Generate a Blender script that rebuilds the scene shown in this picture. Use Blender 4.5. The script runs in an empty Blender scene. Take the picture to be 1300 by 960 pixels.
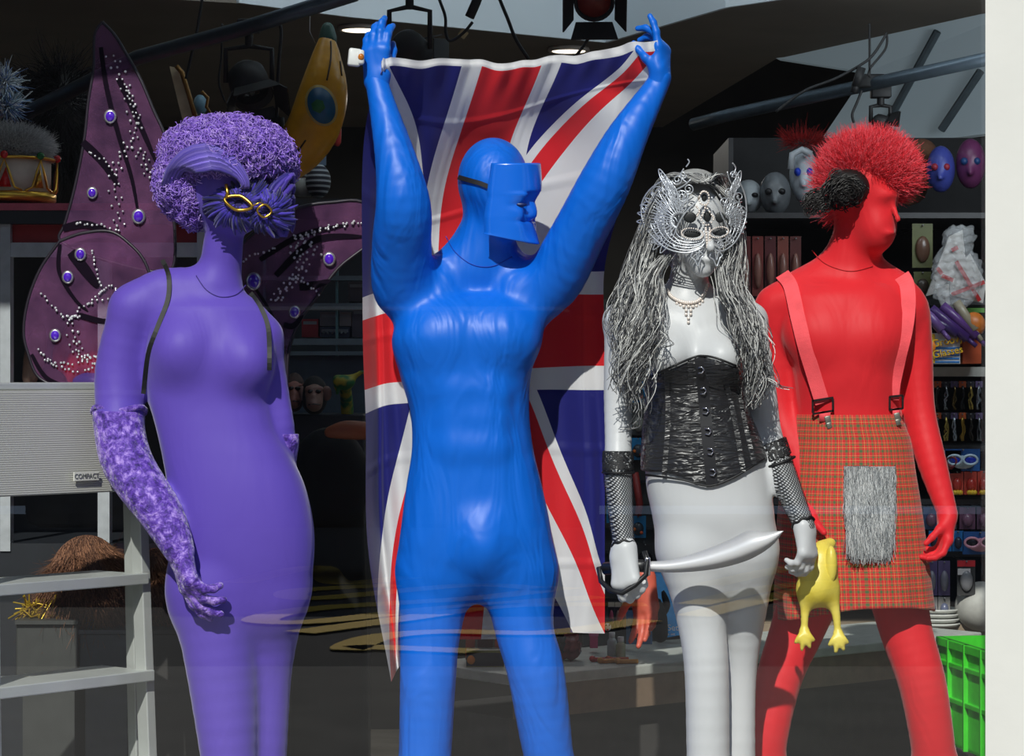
import bpy, bmesh, math, random
import numpy as np
from mathutils import Vector, Matrix
random.seed(7); rng = np.random.default_rng(7)
S = bpy.context.scene; COL = S.collection
# ---------------------------------------------------------------- camera
cam = bpy.data.cameras.new('camera'); camo = bpy.data.objects.new('camera', cam); COL.objects.link(camo)
camo.location = (0, -5, 1.6); camo.rotation_euler = (math.pi/2, 0, 0)
cam.sensor_width = 36; cam.lens = 90; cam.clip_end = 200; S.camera = camo
# ---------------------------------------------------------------- sky, sun, exposure
w = bpy.data.worlds.new('sky'); S.world = w; w.use_nodes = True
bg = w.node_tree.nodes['Background']; bg.inputs[0].default_value = (0.50, 0.66, 0.92, 1); bg.inputs[1].default_value = 0.6
sl = bpy.data.lights.new('sun', 'SUN'); sl.energy = 4.3; sl.angle = math.radians(0.6); sl.color = (1, .965, .91)
so = bpy.data.objects.new('sun', sl); COL.objects.link(so); so.location = (-4, -12, 14)
so.rotation_euler = Vector((0.15, 0.82, -0.70)).to_track_quat('-Z', 'Y').to_euler()
def area(name, loc, size, energy, color=(1, .95, .88), rot=(0, 0, 0)):
    l = bpy.data.lights.new(name, 'AREA'); l.size = size[0]; l.shape = 'RECTANGLE'; l.size_y = size[1]; l.energy = energy; l.color = color
    o = bpy.data.objects.new(name, l); COL.objects.link(o); o.location = loc; o.rotation_euler = rot; return o
S.view_settings.view_transform = 'Standard'; S.view_settings.look = 'None'
S.view_settings.exposure = 0.0; S.view_settings.gamma = 1; S.view_settings.use_curve_mapping = False
YG = -0.6      # plane of the shop window
FL = 0.2       # level of the display floor
# ---------------------------------------------------------------- helpers
def P(px, py, Y=0.0):
    d = Y + 5.0
    return np.array([(px-650)/3250*d, Y, 1.6+(480-py)/3250*d])
OFF = {}
def off(o):
    return OFF.get(o.name, np.zeros(3)) if o is not None else np.zeros(3)
def tag(o, label=None, cat=None, group=None, kind=None):
    if label: o['label'] = label
    if cat: o['category'] = cat
    if group: o['group'] = group
    if kind: o['kind'] = kind
    return o
def thing(name, label, cat, loc, group=None):
    o = bpy.data.objects.new(name, None); COL.objects.link(o); o.location = tuple(loc); o.empty_display_size = .05
    OFF[o.name] = np.array(loc, float)
    return tag(o, label, cat, group)
def mk(name, V, F, mat, parent=None, smooth=True, col=None, uv=None, bevel=0, solid=0, label=None, cat=None, group=None, kind=None, origin=None):
    V = np.asarray(V, float).reshape(-1, 3)
    if parent is None:
        c = np.array([(V[:, 0].min()+V[:, 0].max())/2, (V[:, 1].min()+V[:, 1].max())/2, V[:, 2].min()]) if origin is None else np.array(origin, float)
    else: c = off(parent)
    me = bpy.data.meshes.new(name)
    if isinstance(F, np.ndarray):
        n, k = F.shape
        me.vertices.add(len(V)); me.vertices.foreach_set('co', (V-c).astype(np.float32).ravel())
        me.loops.add(n*k); me.loops.foreach_set('vertex_index', F.astype(np.int32).ravel())
        me.polygons.add(n); me.polygons.foreach_set('loop_start', np.arange(0, n*k, k, dtype=np.int32))
        me.update(calc_edges=True); me.validate()
    else:
        me.from_pydata((V-c).tolist(), [], F)
    if len(me.polygons): me.polygons.foreach_set('use_smooth', np.full(len(me.polygons), smooth))
    if col is not None:
        a = me.color_attributes.new('col', 'FLOAT_COLOR', 'POINT'); cc = np.ones((len(V), 4), np.float32); cc[:, :3] = np.asarray(col)
        a.data.foreach_set('color', cc.ravel())
    if uv is not None:
        l = me.uv_layers.new(name='uv'); li = np.empty(len(me.loops), np.int32); me.loops.foreach_get('vertex_index', li)
        l.data.foreach_set('uv', np.asarray(uv, np.float32)[li].ravel())
    for m in (mat if isinstance(mat, (list, tuple)) else [mat]): me.materials.append(m)
    o = bpy.data.objects.new(name, me); COL.objects.link(o)
    if parent is not None: o.parent = parent; OFF[o.name] = c
    else: o.location = tuple(c); OFF[o.name] = c
    if bevel:
        b = o.modifiers.new('bevel', 'BEVEL'); b.width = bevel; b.segments = 2; b.limit_method = 'ANGLE'
    if solid:
        s = o.modifiers.new('solid', 'SOLIDIFY'); s.thickness = solid; s.offset = 0
    return tag(o, label, cat, group, kind)
def dup(root, delta, label=None, group=None):
    r = root.copy(); COL.objects.link(r); r.location = root.location + Vector(delta); OFF[r.name] = off(root)+np.array(delta)
    if label: r['label'] = label
    if group: r['group'] = group
    for ch in list(root.children):
        c = ch.copy(); COL.objects.link(c); c.parent = r
        for g in ch.children:
            d = g.copy(); COL.objects.link(d); d.parent = c
    return r
class MB:
    def __init__(s): s.v = []; s.f = []; s.n = 0
    def add(s, V, F):
        V = np.asarray(V, float).reshape(-1, 3); s.v.append(V); s.f += [[int(i)+s.n for i in f] for f in F]; s.n += len(V); return s
    def box(s, c, size, rz=0, ry=0, rx=0):
        hx, hy, hz = [k/2 for k in size]
        V = np.array([[x, y, z] for x in (-hx, hx) for y in (-hy, hy) for z in (-hz, hz)])
        R = np.array(Matrix.Rotation(rz, 3, 'Z') @ Matrix.Rotation(ry, 3, 'Y') @ Matrix.Rotation(rx, 3, 'X'))
        return s.add(V@R.T+np.array(c), [[0, 1, 3, 2], [4, 6, 7, 5], [0, 4, 5, 1], [2, 3, 7, 6], [0, 2, 6, 4], [1, 5, 7, 3]])
    def tube(s, pts, r, sides=8, cap=True):
        V, F = tubes(np.asarray(pts, float)[None], r, sides); F = F.tolist()
        if cap: F += [list(range(sides))[::-1], list(range(len(V)-sides, len(V)))]
        return s.add(V, F)
    def lathe(s, c, prof, n=20, axis=(0, 0, 1), sx=1, sy=1):
        q = Vector((0, 0, 1)).rotation_difference(Vector(axis).normalized()).to_matrix(); R = np.array(q)
        V = []; F = []; m = len(prof)
        for r, z in prof:
            for i in range(n): a = 2*math.pi*i/n; V.append((r*math.cos(a)*sx, r*math.sin(a)*sy, z))
        for j in range(m-1):
            for i in range(n): F.append([j*n+i, j*n+(i+1) % n, (j+1)*n+(i+1) % n, (j+1)*n+i])
        if prof[0][0] > 1e-6: F.append(list(range(n))[::-1])
        if prof[-1][0] > 1e-6: F.append([(m-1)*n+i for i in range(n)])
        return s.add(np.array(V)@R.T+np.array(c), F)
    def ball(s, c, r, n=12, m=8, R=None):
        r = np.array([r]*3 if np.isscalar(r) else r); V = []; F = []
        for j in range(m+1):
            t = math.pi*j/m
            for i in range(n): a = 2*math.pi*i/n; V.append((math.sin(t)*math.cos(a), math.sin(t)*math.sin(a), -math.cos(t)))
        for j in range(m):
            for i in range(n): F.append([j*n+i, j*n+(i+1) % n, (j+1)*n+(i+1) % n, (j+1)*n+i])
        V = np.array(V)*r
        if R is not None: V = V@np.array(R).T
        return s.add(V+np.array(c), F)
    def prism(s, poly, depth):           # poly: list of 3-D points (a flat outline), depth: 3-vector
        a = np.array(poly, float); n = len(a); b = a+np.array(depth)
        return s.add(np.vstack([a, b]), [list(range(n))[::-1], [n+i for i in range(n)]]+[[i, (i+1) % n, n+(i+1) % n, n+i] for i in range(n)])
    def build(s, name, mat, parent=None, **k): return mk(name, np.vstack(s.v), s.f, mat, parent, **k)
def tubes(Pn, r, sides=4):
    """Pn (m,n,3) strands, r scalar or (m,n)"""
    m, n, _ = Pn.shape; T = np.gradient(Pn, axis=1); T /= np.linalg.norm(T, axis=2, keepdims=True)+1e-9
    ref = np.zeros_like(T); ref[..., 1] = 1; bad = np.abs(T[..., 1]) > .93; ref[bad] = (1, 0, 0)
    A = np.cross(T, ref); A /= np.linalg.norm(A, axis=2, keepdims=True)+1e-9; B = np.cross(T, A)
    r = np.broadcast_to(np.asarray(r, float), (m, n)) if np.ndim(r) != 1 or len(np.atleast_1d(r)) != n else np.broadcast_to(np.asarray(r, float)[None], (m, n))
    ang = np.arange(sides)*2*math.pi/sides
    V = Pn[:, :, None, :]+r[:, :, None, None]*(np.cos(ang)[None, None, :, None]*A[:, :, None, :]+np.sin(ang)[None, None, :, None]*B[:, :, None, :])
    idx = np.arange(m*n*sides).reshape(m, n, sides); a = idx[:, :-1]; b = idx[:, 1:]
    F = np.stack([a, np.roll(a, -1, 2), np.roll(b, -1, 2), b], -1).reshape(-1, 4)
    return V.reshape(-1, 3), F
def cr(pts, n):
    """Catmull-Rom through points, n samples"""
    p = np.asarray(pts, float); k = len(p); t = np.linspace(0, k-1, n); i = np.clip(t.astype(int), 0, k-2); f = (t-i)[:, None]
    g = lambda j: p[np.clip(j, 0, k-1)]
    p0, p1, p2, p3 = g(i-1), g(i), g(i+1), g(i+2)
    return .5*((2*p1)+(-p0+p2)*f+(2*p0-5*p1+4*p2-p3)*f*f+(-p0+3*p1-3*p2+p3)*f**3)
def PP(l, Y=0.0):
    return np.array([P(q[0], q[1], q[2] if len(q) > 2 else Y) for q in l])
# ---------------------------------------------------------------- materials
class G:
    def __init__(s, name):
        s.m = bpy.data.materials.new(name); s.m.use_nodes = True; s.t = s.m.node_tree; s.n = s.t.nodes; s.l = s.t.links
        s.b = s.n['Principled BSDF']; s.out = s.n['Material Output']
    def node(s, typ, **k):
        q = s.n.new(typ)
        for a, b in k.items(): setattr(q, a, b)
        return q
    def set(s, sock, v):
        if hasattr(v, 'is_linked') or isinstance(v, bpy.types.NodeSocket): s.l.new(v, sock)
        elif isinstance(v, (tuple, list)) and len(v) == 3 and sock.type == 'RGBA': sock.default_value = (*v, 1)
        else: sock.default_value = v
    def mt(s, op, a, b=None, c=None):
        q = s.node('ShaderNodeMath', operation=op); s.set(q.inputs[0], a)
        if b is not None: s.set(q.inputs[1], b)
        if c is not None: s.set(q.inputs[2], c)
        return q.outputs[0]
    def mix(s, f, a, b):
        q = s.node('ShaderNodeMix', data_type='RGBA'); s.set(q.inputs[0], f); s.set(q.inputs[6], a); s.set(q.inputs[7], b); return q.outputs[2]
    def xyz(s, kind='Object', scale=None, rot=None):
        tc = s.node('ShaderNodeTexCoord').outputs[kind]
        if scale or rot:
            mp = s.node('ShaderNodeMapping'); s.l.new(tc, mp.inputs[0])
            if scale: mp.inputs['Scale'].default_value = scale
            if rot: mp.inputs['Rotation'].default_value = rot
            tc = mp.outputs[0]
        return tc
    def noise(s, scale, detail=3, vec=None, rough=.55, out=0, dist=0):
        q = s.node('ShaderNodeTexNoise'); q.inputs['Scale'].default_value = scale; q.inputs['Detail'].default_value = detail; q.inputs['Roughness'].default_value = rough
        q.inputs['Distortion'].default_value = dist
        s.l.new(vec if vec is not None else s.xyz(), q.inputs['Vector']); return q.outputs[out]
    def ramp(s, f, stops):
        q = s.node('ShaderNodeValToRGB'); s.l.new(f, q.inputs[0]); e = q.color_ramp.elements
        while len(e) < len(stops): e.new(.5)
        for x, (p, c) in zip(e, stops): x.position = p; x.color = (*c, 1)
        return q.outputs[0]
    def bump(s, h, strength=.3, dist=.01):
        q = s.node('ShaderNodeBump'); q.inputs['Strength'].default_value = strength; q.inputs['Distance'].default_value = dist
        s.l.new(h, q.inputs['Height']); s.l.new(q.outputs[0], s.b.inputs['Normal']); return s
    def pr(s, **k):
        M_ = dict(color='Base Color', rough='Roughness', metal='Metallic', spec='Specular IOR Level', sheen='Sheen Weight', sheenr='Sheen Roughness', coat='Coat Weight', coatr='Coat Roughness', em='Emission Color', ems='Emission Strength', trans='Transmission Weight', alpha='Alpha', aniso='Anisotropic', ior='IOR', sss='Subsurface Weight')
        for a, b in k.items(): s.set(s.b.inputs[M_[a]], b)
        return s
_mc = {}
def C(r, g, b):
    f = lambda c: (c/255/12.92) if c/255 <= .04045 else ((c/255+.055)/1.055)**2.4
    return (f(r), f(g), f(b))
def simple(name, color, rough=.5, metal=0, var=.12, vs=30, bump=0, bs=80, **k):
    if name in _mc: return _mc[name]
    g = G(name)
    if var:
        n = g.noise(vs, 3); c2 = tuple(min(1, x*(1+var)) for x in color); c1 = tuple(x*(1-var) for x in color)
        g.pr(color=g.ramp(n, [(.3, c1), (.7, c2)]))
    else: g.pr(color=color)
    g.pr(rough=rough, metal=metal, **k)
    if bump: g.bump(g.noise(bs, 3), bump, .004)
    _mc[name] = g.m; return g.m
def vcol(name, rough=.4, spec=.5, sheen=0, **k):
    g = G(name); a = g.node('ShaderNodeVertexColor'); a.layer_name = 'col'; g.pr(color=a.outputs[0], rough=rough, spec=spec, sheen=sheen, **k); return g.m
def lycra(name, color, rough=.36, fold=.35, spec=.5, sheen=.25, fdir=(6, 6, 2.2), metal=0):
    g = G(name); v = g.xyz(scale=fdir)
    n1 = g.noise(2.2, 2, v, dist=1.2); n2 = g.noise(700, 2)
    w_ = g.mt('ADD', g.mt('MULTIPLY', n1, 1.0), g.mt('MULTIPLY', n2, .012))
    g.bump(w_, fold, .02); g.pr(color=color, rough=rough, spec=spec, sheen=sheen, sheenr=.4, metal=metal); return g.m
# ---------------------------------------------------------------- implicit bodies
def smin(a, b, k):
    h = np.maximum(k-np.abs(a-b), 0)/k; return np.minimum(a, b)-h*h*k*.25
class Body:
    def __init__(s, Y0): s.Y0 = Y0; s.pr = []
    def pt(s, q):
        if len(q) == 4: return np.array(q[:3], float)            # already world (x,y,z,'w')
        return P(q[0], q[1], s.Y0+(q[2] if len(q) > 2 else 0))
    def R(s, r): return r*(5+s.Y0)/3250
    def cone(s, a, b, ra, rb, k=.02, px=True):
        a, b = s.pt(a), s.pt(b)
        if px: ra, rb = s.R(ra), s.R(rb)
        s.pr.append(('c', a, b, ra, rb, k)); return s
    def chain(s, pts, rs, k=.02):
        q = np.array([s.pt(p) for p in pts]); m = 5*(len(q)-1)+1; q = cr(q, m); r = cr(np.array([[s.R(x)] for x in rs]), m)[:, 0]
        s.pr.append(('k', q, r, k)); return s
    def ell(s, c, r, k=.02, rot=(0, 0, 0)):
        r = np.array([s.R(r[0]), r[1], s.R(r[2])]); Rm = np.array(Matrix.Rotation(rot[2], 3, 'Z')@Matrix.Rotation(rot[1], 3, 'Y')@Matrix.Rotation(rot[0], 3, 'X'))
        s.pr.append(('e', s.pt(c), r, Rm, k)); return s
    def loft(s, sec, k=.03, n=2.3):
        z = []; A = []
        for py, xl, xr, f, b in sec:
            q1, q2 = P(xl, py, s.Y0), P(xr, py, s.Y0); z.append(q1[2]); A.append([(q1[0]+q2[0])/2, (q2[0]-q1[0])/2, f, b, s.Y0])
        z = np.array(z)[::-1]; A = np.array(A)[::-1]; zz = np.linspace(z[0], z[-1], 200)
        # smooth interpolation
        tt = np.interp(zz, z, np.arange(len(z))); i = np.clip(tt.astype(int), 0, len(z)-2); f = (tt-i)[:, None]
        g = lambda j: A[np.clip(j, 0, len(z)-1)]
        B = .5*((2*g(i))+(-g(i-1)+g(i+1))*f+(2*g(i-1)-5*g(i)+4*g(i+1)-g(i+2))*f*f+(-g(i-1)+3*g(i)-3*g(i+1)+g(i+2))*f**3)
        s.pr.append(('l', zz, B, n, k)); return s
    @staticmethod
    def ev(p, X, Y, Z):
        if p[0] == 'c':
            _, a, b, ra, rb, k = p; ba = b-a; L = ba@ba+1e-12
            x, y, z = X-a[0], Y-a[1], Z-a[2]
            h = np.clip((x*ba[0]+y*ba[1]+z*ba[2])/L, 0, 1)
            return np.sqrt((x-ba[0]*h)**2+(y-ba[1]*h)**2+(z-ba[2]*h)**2)-(ra+(rb-ra)*h)
        if p[0] == 'k':
            d = None
            for i in range(len(p[1])-1):
                e = Body.ev(('c', p[1][i], p[1][i+1], p[2][i], p[2][i+1], 0), X, Y, Z); d = e if d is None else smin(d, e, .0015)
            return d
        if p[0] == 'e':
            _, c, r, Rm, k = p; x, y, z = X-c[0], Y-c[1], Z-c[2]
            u = [x*Rm[0, i]+y*Rm[1, i]+z*Rm[2, i] for i in range(3)]
            k0 = np.sqrt((u[0]/r[0])**2+(u[1]/r[1])**2+(u[2]/r[2])**2); k1 = np.sqrt((u[0]/r[0]**2)**2+(u[1]/r[1]**2)**2+(u[2]/r[2]**2)**2)+1e-9
            return np.where(k0 < 1e-4, -r.min(), k0*(k0-1)/k1)
        _, zz, B, n, k = p
        zf = Z.ravel(); g = [np.interp(zf, zz, B[:, i]).reshape(Z.shape) for i in range(5)]
        dx = np.abs(X-g[0]); dy = Y-g[4]; ry = np.where(dy < 0, g[2], g[3]); rr = ((dx/g[1])**n+(np.abs(dy)/ry)**n)**(1/n)
        d = (rr-1)*np.minimum(g[1], ry)
        cp = np.maximum(zz[0]-Z, Z-zz[-1]); kk = .05; h = np.maximum(kk-np.abs(d-cp), 0)/kk
        return np.maximum(d, cp)+h*h*kk*.25
    @staticmethod
    def bb(p):
        if p[0] == 'c': _, a, b, ra, rb, k = p; r = max(ra, rb); return np.minimum(a, b)-r, np.maximum(a, b)+r
        if p[0] == 'k': return (p[1]-p[2][:, None]).min(0), (p[1]+p[2][:, None]).max(0)
        if p[0] == 'e': r = p[2].max(); return p[1]-r, p[1]+r
        zz, B = p[1], p[2]
        return np.array([(B[:, 0]-B[:, 1]).min(), B[0, 4]-B[:, 2].max(), zz[0]]), np.array([(B[:, 0]+B[:, 1]).max(), B[0, 4]+B[:, 3].max(), zz[-1]])
    def grid(s, h, lo=None, hi=None, pad=.03):
        bbs = [s.bb(p) for p in s.pr]
        L = np.min([b[0] for b in bbs], 0)-pad; H = np.max([b[1] for b in bbs], 0)+pad
        if lo is not None: L = np.maximum(L, lo)
        if hi is not None: H = np.minimum(H, hi)
        n = np.ceil((H-L)/h).astype(int)+1; F = np.full(n, .06, np.float32)
        ax = [L[i]+np.arange(n[i])*h for i in range(3)]
        for p, (a, b) in zip(s.pr, bbs):
            m = p[-1]+.025; i0 = np.maximum(((a-m-L)/h).astype(int), 0); i1 = np.minimum(((b+m-L)/h).astype(int)+2, n)
            if (i1 <= i0).any(): continue
            sl_ = tuple(slice(i0[i], i1[i]) for i in range(3))
            X, Y, Z = np.meshgrid(*[ax[i][sl_[i]].astype(np.float32) for i in range(3)], indexing='ij')
            F[sl_] = smin(F[sl_], s.ev(p, X, Y, Z), p[-1])
        return F, L, ax
    def f(s, X, Y, Z):
        F = np.full(np.shape(X), .5)
        for p in s.pr: F = smin(F, s.ev(p, X, Y, Z), p[-1])
        return F
    def mesh(s, h=.005, cut=None, offset=0, lo=None, hi=None):
        F, L, ax = s.grid(h, lo, hi)
        F = F-offset
        if cut is not None:
            X, Y, Z = np.meshgrid(*ax, indexing='ij', sparse=True); F = np.maximum(F, cut(X, Y, Z))
        return surfnet(F, L, h)
    def front(s, px, py, lift=.004):
        """world point on the camera-facing surface seen at px,py"""
        Ys = s.Y0+np.linspace(-.35, .3, 260); Q = np.array([P(px, py, y) for y in Ys]); v = s.f(Q[:, 0], Q[:, 1], Q[:, 2])-lift
        i = np.argmax(v < 0)
        if v[i] >= 0: return P(px, py, s.Y0)
        if i == 0: return Q[0]
        t = v[i-1]/(v[i-1]-v[i]+1e-9); return Q[i-1]+(Q[i]-Q[i-1])*t
def surfnet(F, L, h):
    F = np.pad(F, 1, constant_values=.05); L = np.asarray(L)-h
    ins = F < 0; n = np.array(F.shape)-1
    cs = [(i, j, k) for i in (0, 1) for j in (0, 1) for k in (0, 1)]
    cnt = sum(ins[i:n[0]+i, j:n[1]+j, k:n[2]+k].astype(np.int8) for i, j, k in cs)
    act = np.argwhere((cnt > 0) & (cnt < 8)); idm = np.full(n, -1, np.int32); idm[tuple(act.T)] = np.arange(len(act))
    cv = np.stack([F[act[:, 0]+i, act[:, 1]+j, act[:, 2]+k] for i, j, k in cs], 1)
    acc = np.zeros((len(act), 3)); c = np.zeros(len(act)); ca = np.array(cs, float)
    for a in range(8):
        for b in range(a+1, 8):
            if np.abs(ca[a]-ca[b]).sum() != 1: continue
            fa, fb = cv[:, a], cv[:, b]; x = (fa < 0) != (fb < 0); t = np.where(x, fa/np.where(x, fa-fb, 1), 0)
            acc += x[:, None]*(ca[a]+t[:, None]*(ca[b]-ca[a])); c += x
    V = L+(act+acc/c[:, None])*h; Fs = []
    for ax in range(3):
        sa = [slice(1, n[i]) for i in range(3)]; sb = list(sa); sa[ax] = slice(0, n[ax]); sb[ax] = slice(1, n[ax]+1)
        A, B = ins[tuple(sa)], ins[tuple(sb)]; e = np.argwhere(A != B)
        if not len(e): continue
        flip = ins[tuple(sa)][tuple(e.T)]; g = e.copy()
        for i in range(3):
            if i != ax: g[:, i] += 1
        u, v = (ax+1) % 3, (ax+2) % 3
        def cell(du, dv):
            q = g.copy(); q[:, u] -= du; q[:, v] -= dv; return idm[tuple(q.T)]
        q = np.stack([cell(1, 1), cell(0, 1), cell(0, 0), cell(1, 0)], 1); q[~flip] = q[~flip][:, ::-1]; Fs.append(q)
    return V, np.vstack(Fs)
def joinm(*vf):
    V = []; F = []; n = 0
    for v, f in vf: V.append(v); F.append(f+n); n += len(v)
    return np.vstack(V), np.vstack(F)
def unit(v): v = np.asarray(v, float); return v/np.linalg.norm(v)
def hand(Y0, W, d, n, side=1, size=1.0, curls=((.3, .5, .4),)*4, thumb=(.7, .3, .3), spread=.10, arm=None, armr=.02, fr=1.0):
    """a hand as an implicit body: W wrist, d towards the fingers, n out of the palm"""
    B = Body(Y0); d = unit(d); n = unit(np.asarray(n)-d*np.dot(n, d)); sdir = side*np.cross(d, n)
    w4 = lambda v: (v[0], v[1], v[2], 'w')
    if arm is not None: B.cone(w4(arm), w4(W), armr, .0205*size, .012, px=False)
    offs = (.026, .009, -.009, -.0255); L = (1, 1.09, 1.0, .8)
    for i in range(4):
        k = W+d*(.083-.004*abs(i-1))*size+sdir*offs[i]*size
        B.cone(w4(W+sdir*offs[i]*.45*size), w4(k), .0155*size, .0115*size, .016, px=False)
        if i == 0: B.cone(w4(W+n*.006), w4(W+d*.075*size+n*.004), .016*size, .011*size, .014, px=False)
        q = k; a = 0; c = curls[i]; seg = (.042, .027, .022); rr = [.0098, .0088, .008, .0068]
        for j in range(3):
            a += c[j]; dr = d*math.cos(a)+n*math.sin(a)+sdir*spread*(1.5-i)*.5*math.cos(a)
            e = q+unit(dr)*seg[j]*L[i]*size
            B.cone(w4(q), w4(e), rr[j]*size*fr, rr[j+1]*size*fr, .004 if j else .006, px=False); q = e
    q = W+d*.018*size+sdir*.018*size; t = thumb
    dr = unit(d*math.cos(t[0])+sdir*math.sin(t[0])+n*t[1])
    e = q+dr*.046*size; B.cone(w4(q), w4(e), .0145*size, .0115*size, .016, px=False)
    dr2 = unit(dr+d*t[2]+n*t[2]*.8-sdir*t[2]*.5); e2 = e+dr2*.033*size; B.cone(w4(e), w4(e2), .011*size, .0095*size, .006, px=False)
    dr3 = unit(dr2+d*t[2]*.6+n*t[2]*.5-sdir*t[2]*.6); B.cone(w4(e2), w4(e2+dr3*.026*size), .0095*size, .0075*size, .004, px=False)
    return B
def ribbon(name, pts, width, mat, parent, thick=.0015, up=None, **k):
    """flat strip through 3-D points facing the viewer side (-Y)"""
    p = np.asarray(pts); T = np.gradient(p, axis=0); T /= np.linalg.norm(T, axis=1, keepdims=True)
    nrm = np.array([0, -1, 0.]) if up is None else np.asarray(up); A = np.cross(T, nrm); A /= np.linalg.norm(A, axis=1, keepdims=True)
    wv = np.broadcast_to(np.asarray(width, float), (len(p),))[:, None]/2
    V = np.vstack([p-A*wv, p+A*wv]); n = len(p); F = [[i, i+1, n+i+1, n+i] for i in range(n-1)]
    uv = np.array([[i/(n-1), 0] for i in range(n)]+[[i/(n-1), 1] for i in range(n)])
    return mk(name, V, F, mat, parent, uv=uv, solid=thick, smooth=False, **k)
# ================================================================ THE SETTING
mfloor = simple('floor_grey', C(120, 116, 108), .6, var=.2, vs=6); mdark = simple('dark_wall', C(48, 46, 44), .8, var=.2, vs=3)
mwhitep = simple('white_paint', C(206, 207, 200), .45, var=.03, vs=5, bump=.08, bs=60)
mpale = simple('pale_ceiling', C(226, 234, 238), .7, var=.05, vs=2)
msoff = simple('brown_soffit', C(124, 116, 106), .8, var=.1, vs=3)
def struct(name, mb, mat, **k): return mb.build(name, mat, smooth=False, kind='structure', **k)
struct('floor', MB().box((.2, 2.35, .1), (4.4, 5.7, .2)), mfloor)
struct('wall_back', MB().box((.2, 5.27, 1.6), (4.4, .14, 3.2)), mdark)
struct('wall_left', MB().box((-2.07, 2.35, 1.6), (.14, 5.7, 3.2)), mdark)
struct('wall_right', MB().box((2.47, 2.35, 1.6), (.14, 5.7, 3.2)), mdark)
struct('ceiling', MB().box((.2, 2.35, 3.26), (4.4, 5.7, .12)), mpale)
mglow = G('pale_panel_glow'); mglow.pr(color=C(200, 214, 222), rough=.6, em=C(200, 224, 236), ems=.09); mglow = mglow.m  # emission added to lift the pale wall panel
# lowered brown soffit over the back of the shop, an L shape seen from below
zs = 2.6
def S2(px, py): d = (zs-1.6)*3250/(480-py); return [(px-650)/3250*d, d-5, zs]
poly = [S2(770, 55), S2(440, 22), S2(300, 4), [-2, 1.3, zs], [-2, 5.2, zs], [.6, 5.2, zs], S2(985, 75), S2(1245, 18), [2.4, .6, zs], [2.4, -.1, zs], S2(925, 10)]
struct('ceiling_soffit', MB().prism(poly, (0, 0, .3)), msoff)
# pale panelled wall on the right, under the soffit
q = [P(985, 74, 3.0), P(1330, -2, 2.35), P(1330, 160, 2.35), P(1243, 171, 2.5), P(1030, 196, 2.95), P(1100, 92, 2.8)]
struct('wall_panel_glow', MB().prism(q, (.02, .06, 0)), mglow)      # pale wall panel with an added glow to brighten it
for i, (a, b) in enumerate((((1190, 40), (1130, 150)), ((1245, 90), (1195, 165)))): struct('trim_%d' % (20+i), MB().tube([P(*a, 2.4 if i else 2.55), P(*b, 2.5 if i else 2.7)], .012, 8), simple('shadow_stripe', C(96, 110, 118), .6))  # dark bars stand in for diagonal shadow stripes on the panel
cf = [S2(300, 4), S2(440, 22), S2(770, 55), S2(925, 10), [2.4, -.1, zs]]
m_ = MB()
for a, b in zip(cf[:-1], cf[1:]): d_ = np.array([b[0]-a[0], b[1]-a[1]]); n_ = np.array([d_[1], -d_[0], 0])/np.linalg.norm(d_)*.012; m_.prism([a, b, [b[0], b[1], 3.2], [a[0], a[1], 3.2]], tuple(n_))
struct('trim_19', m_, simple('coffer_face', C(222, 232, 238), .6, var=.03, vs=2))
# shop front
gx0, gx1 = -1.5, .83
g = G('window_glass'); ge = g.node('ShaderNodeNewGeometry'); dt = g.node('ShaderNodeVectorMath', operation='DOT_PRODUCT'); g.l.new(ge.outputs['Normal'], dt.inputs[0]); g.l.new(ge.outputs['Incoming'], dt.inputs[1])
refl = g.mt('ADD', .045, g.mt('MULTIPLY', .95, g.mt('POWER', g.mt('SUBTRACT', 1, g.mt('ABSOLUTE', dt.outputs['Value'])), 5)))   # Schlick, both faces
gl = g.node('ShaderNodeBsdfGlossy'); gl.inputs['Roughness'].default_value = 0.0
tr = g.node('ShaderNodeBsdfTransparent'); tr.inputs[0].default_value = (.97, .985, .98, 1)
mx = g.node('ShaderNodeMixShader'); g.l.new(g.mt('MULTIPLY', refl, 2.2), mx.inputs[0]); g.l.new(tr.outputs[0], mx.inputs[1]); g.l.new(gl.outputs[0], mx.inputs[2]); g.l.new(mx.outputs[0], g.out.inputs[0])
mk('window_1', [(gx0, YG, .2), (gx1, YG, .2), (gx1, YG, 2.95), (gx0, YG, 2.95)], [[0, 1, 2, 3]], g.m, smooth=False, kind='structure')
struct('trim_1', MB().prism([(.81, -.62, 0), (1.25, -.62, 0), (1.25, -.3, 0), (.93, -.3, 0), (.845, -.56, 0)], (0, 0, 3.4)), mwhitep)
struct('trim_2', MB().prism([(-1.5, -.62, 0), (-1.9, -.62, 0), (-1.9, -.3, 0), (-1.5, -.3, 0)], (0, 0, 3.4)), mwhitep)
struct('trim_3', MB().box((-.33, -.6, .1), (2.3, .1, .2)), simple('dark_sill', C(40, 40, 42), .5))
struct('wall_front', MB().box((-.2, -.55, 3.2), (3.6, .22, .5)), simple('fascia', C(60, 60, 66), .5))
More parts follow.
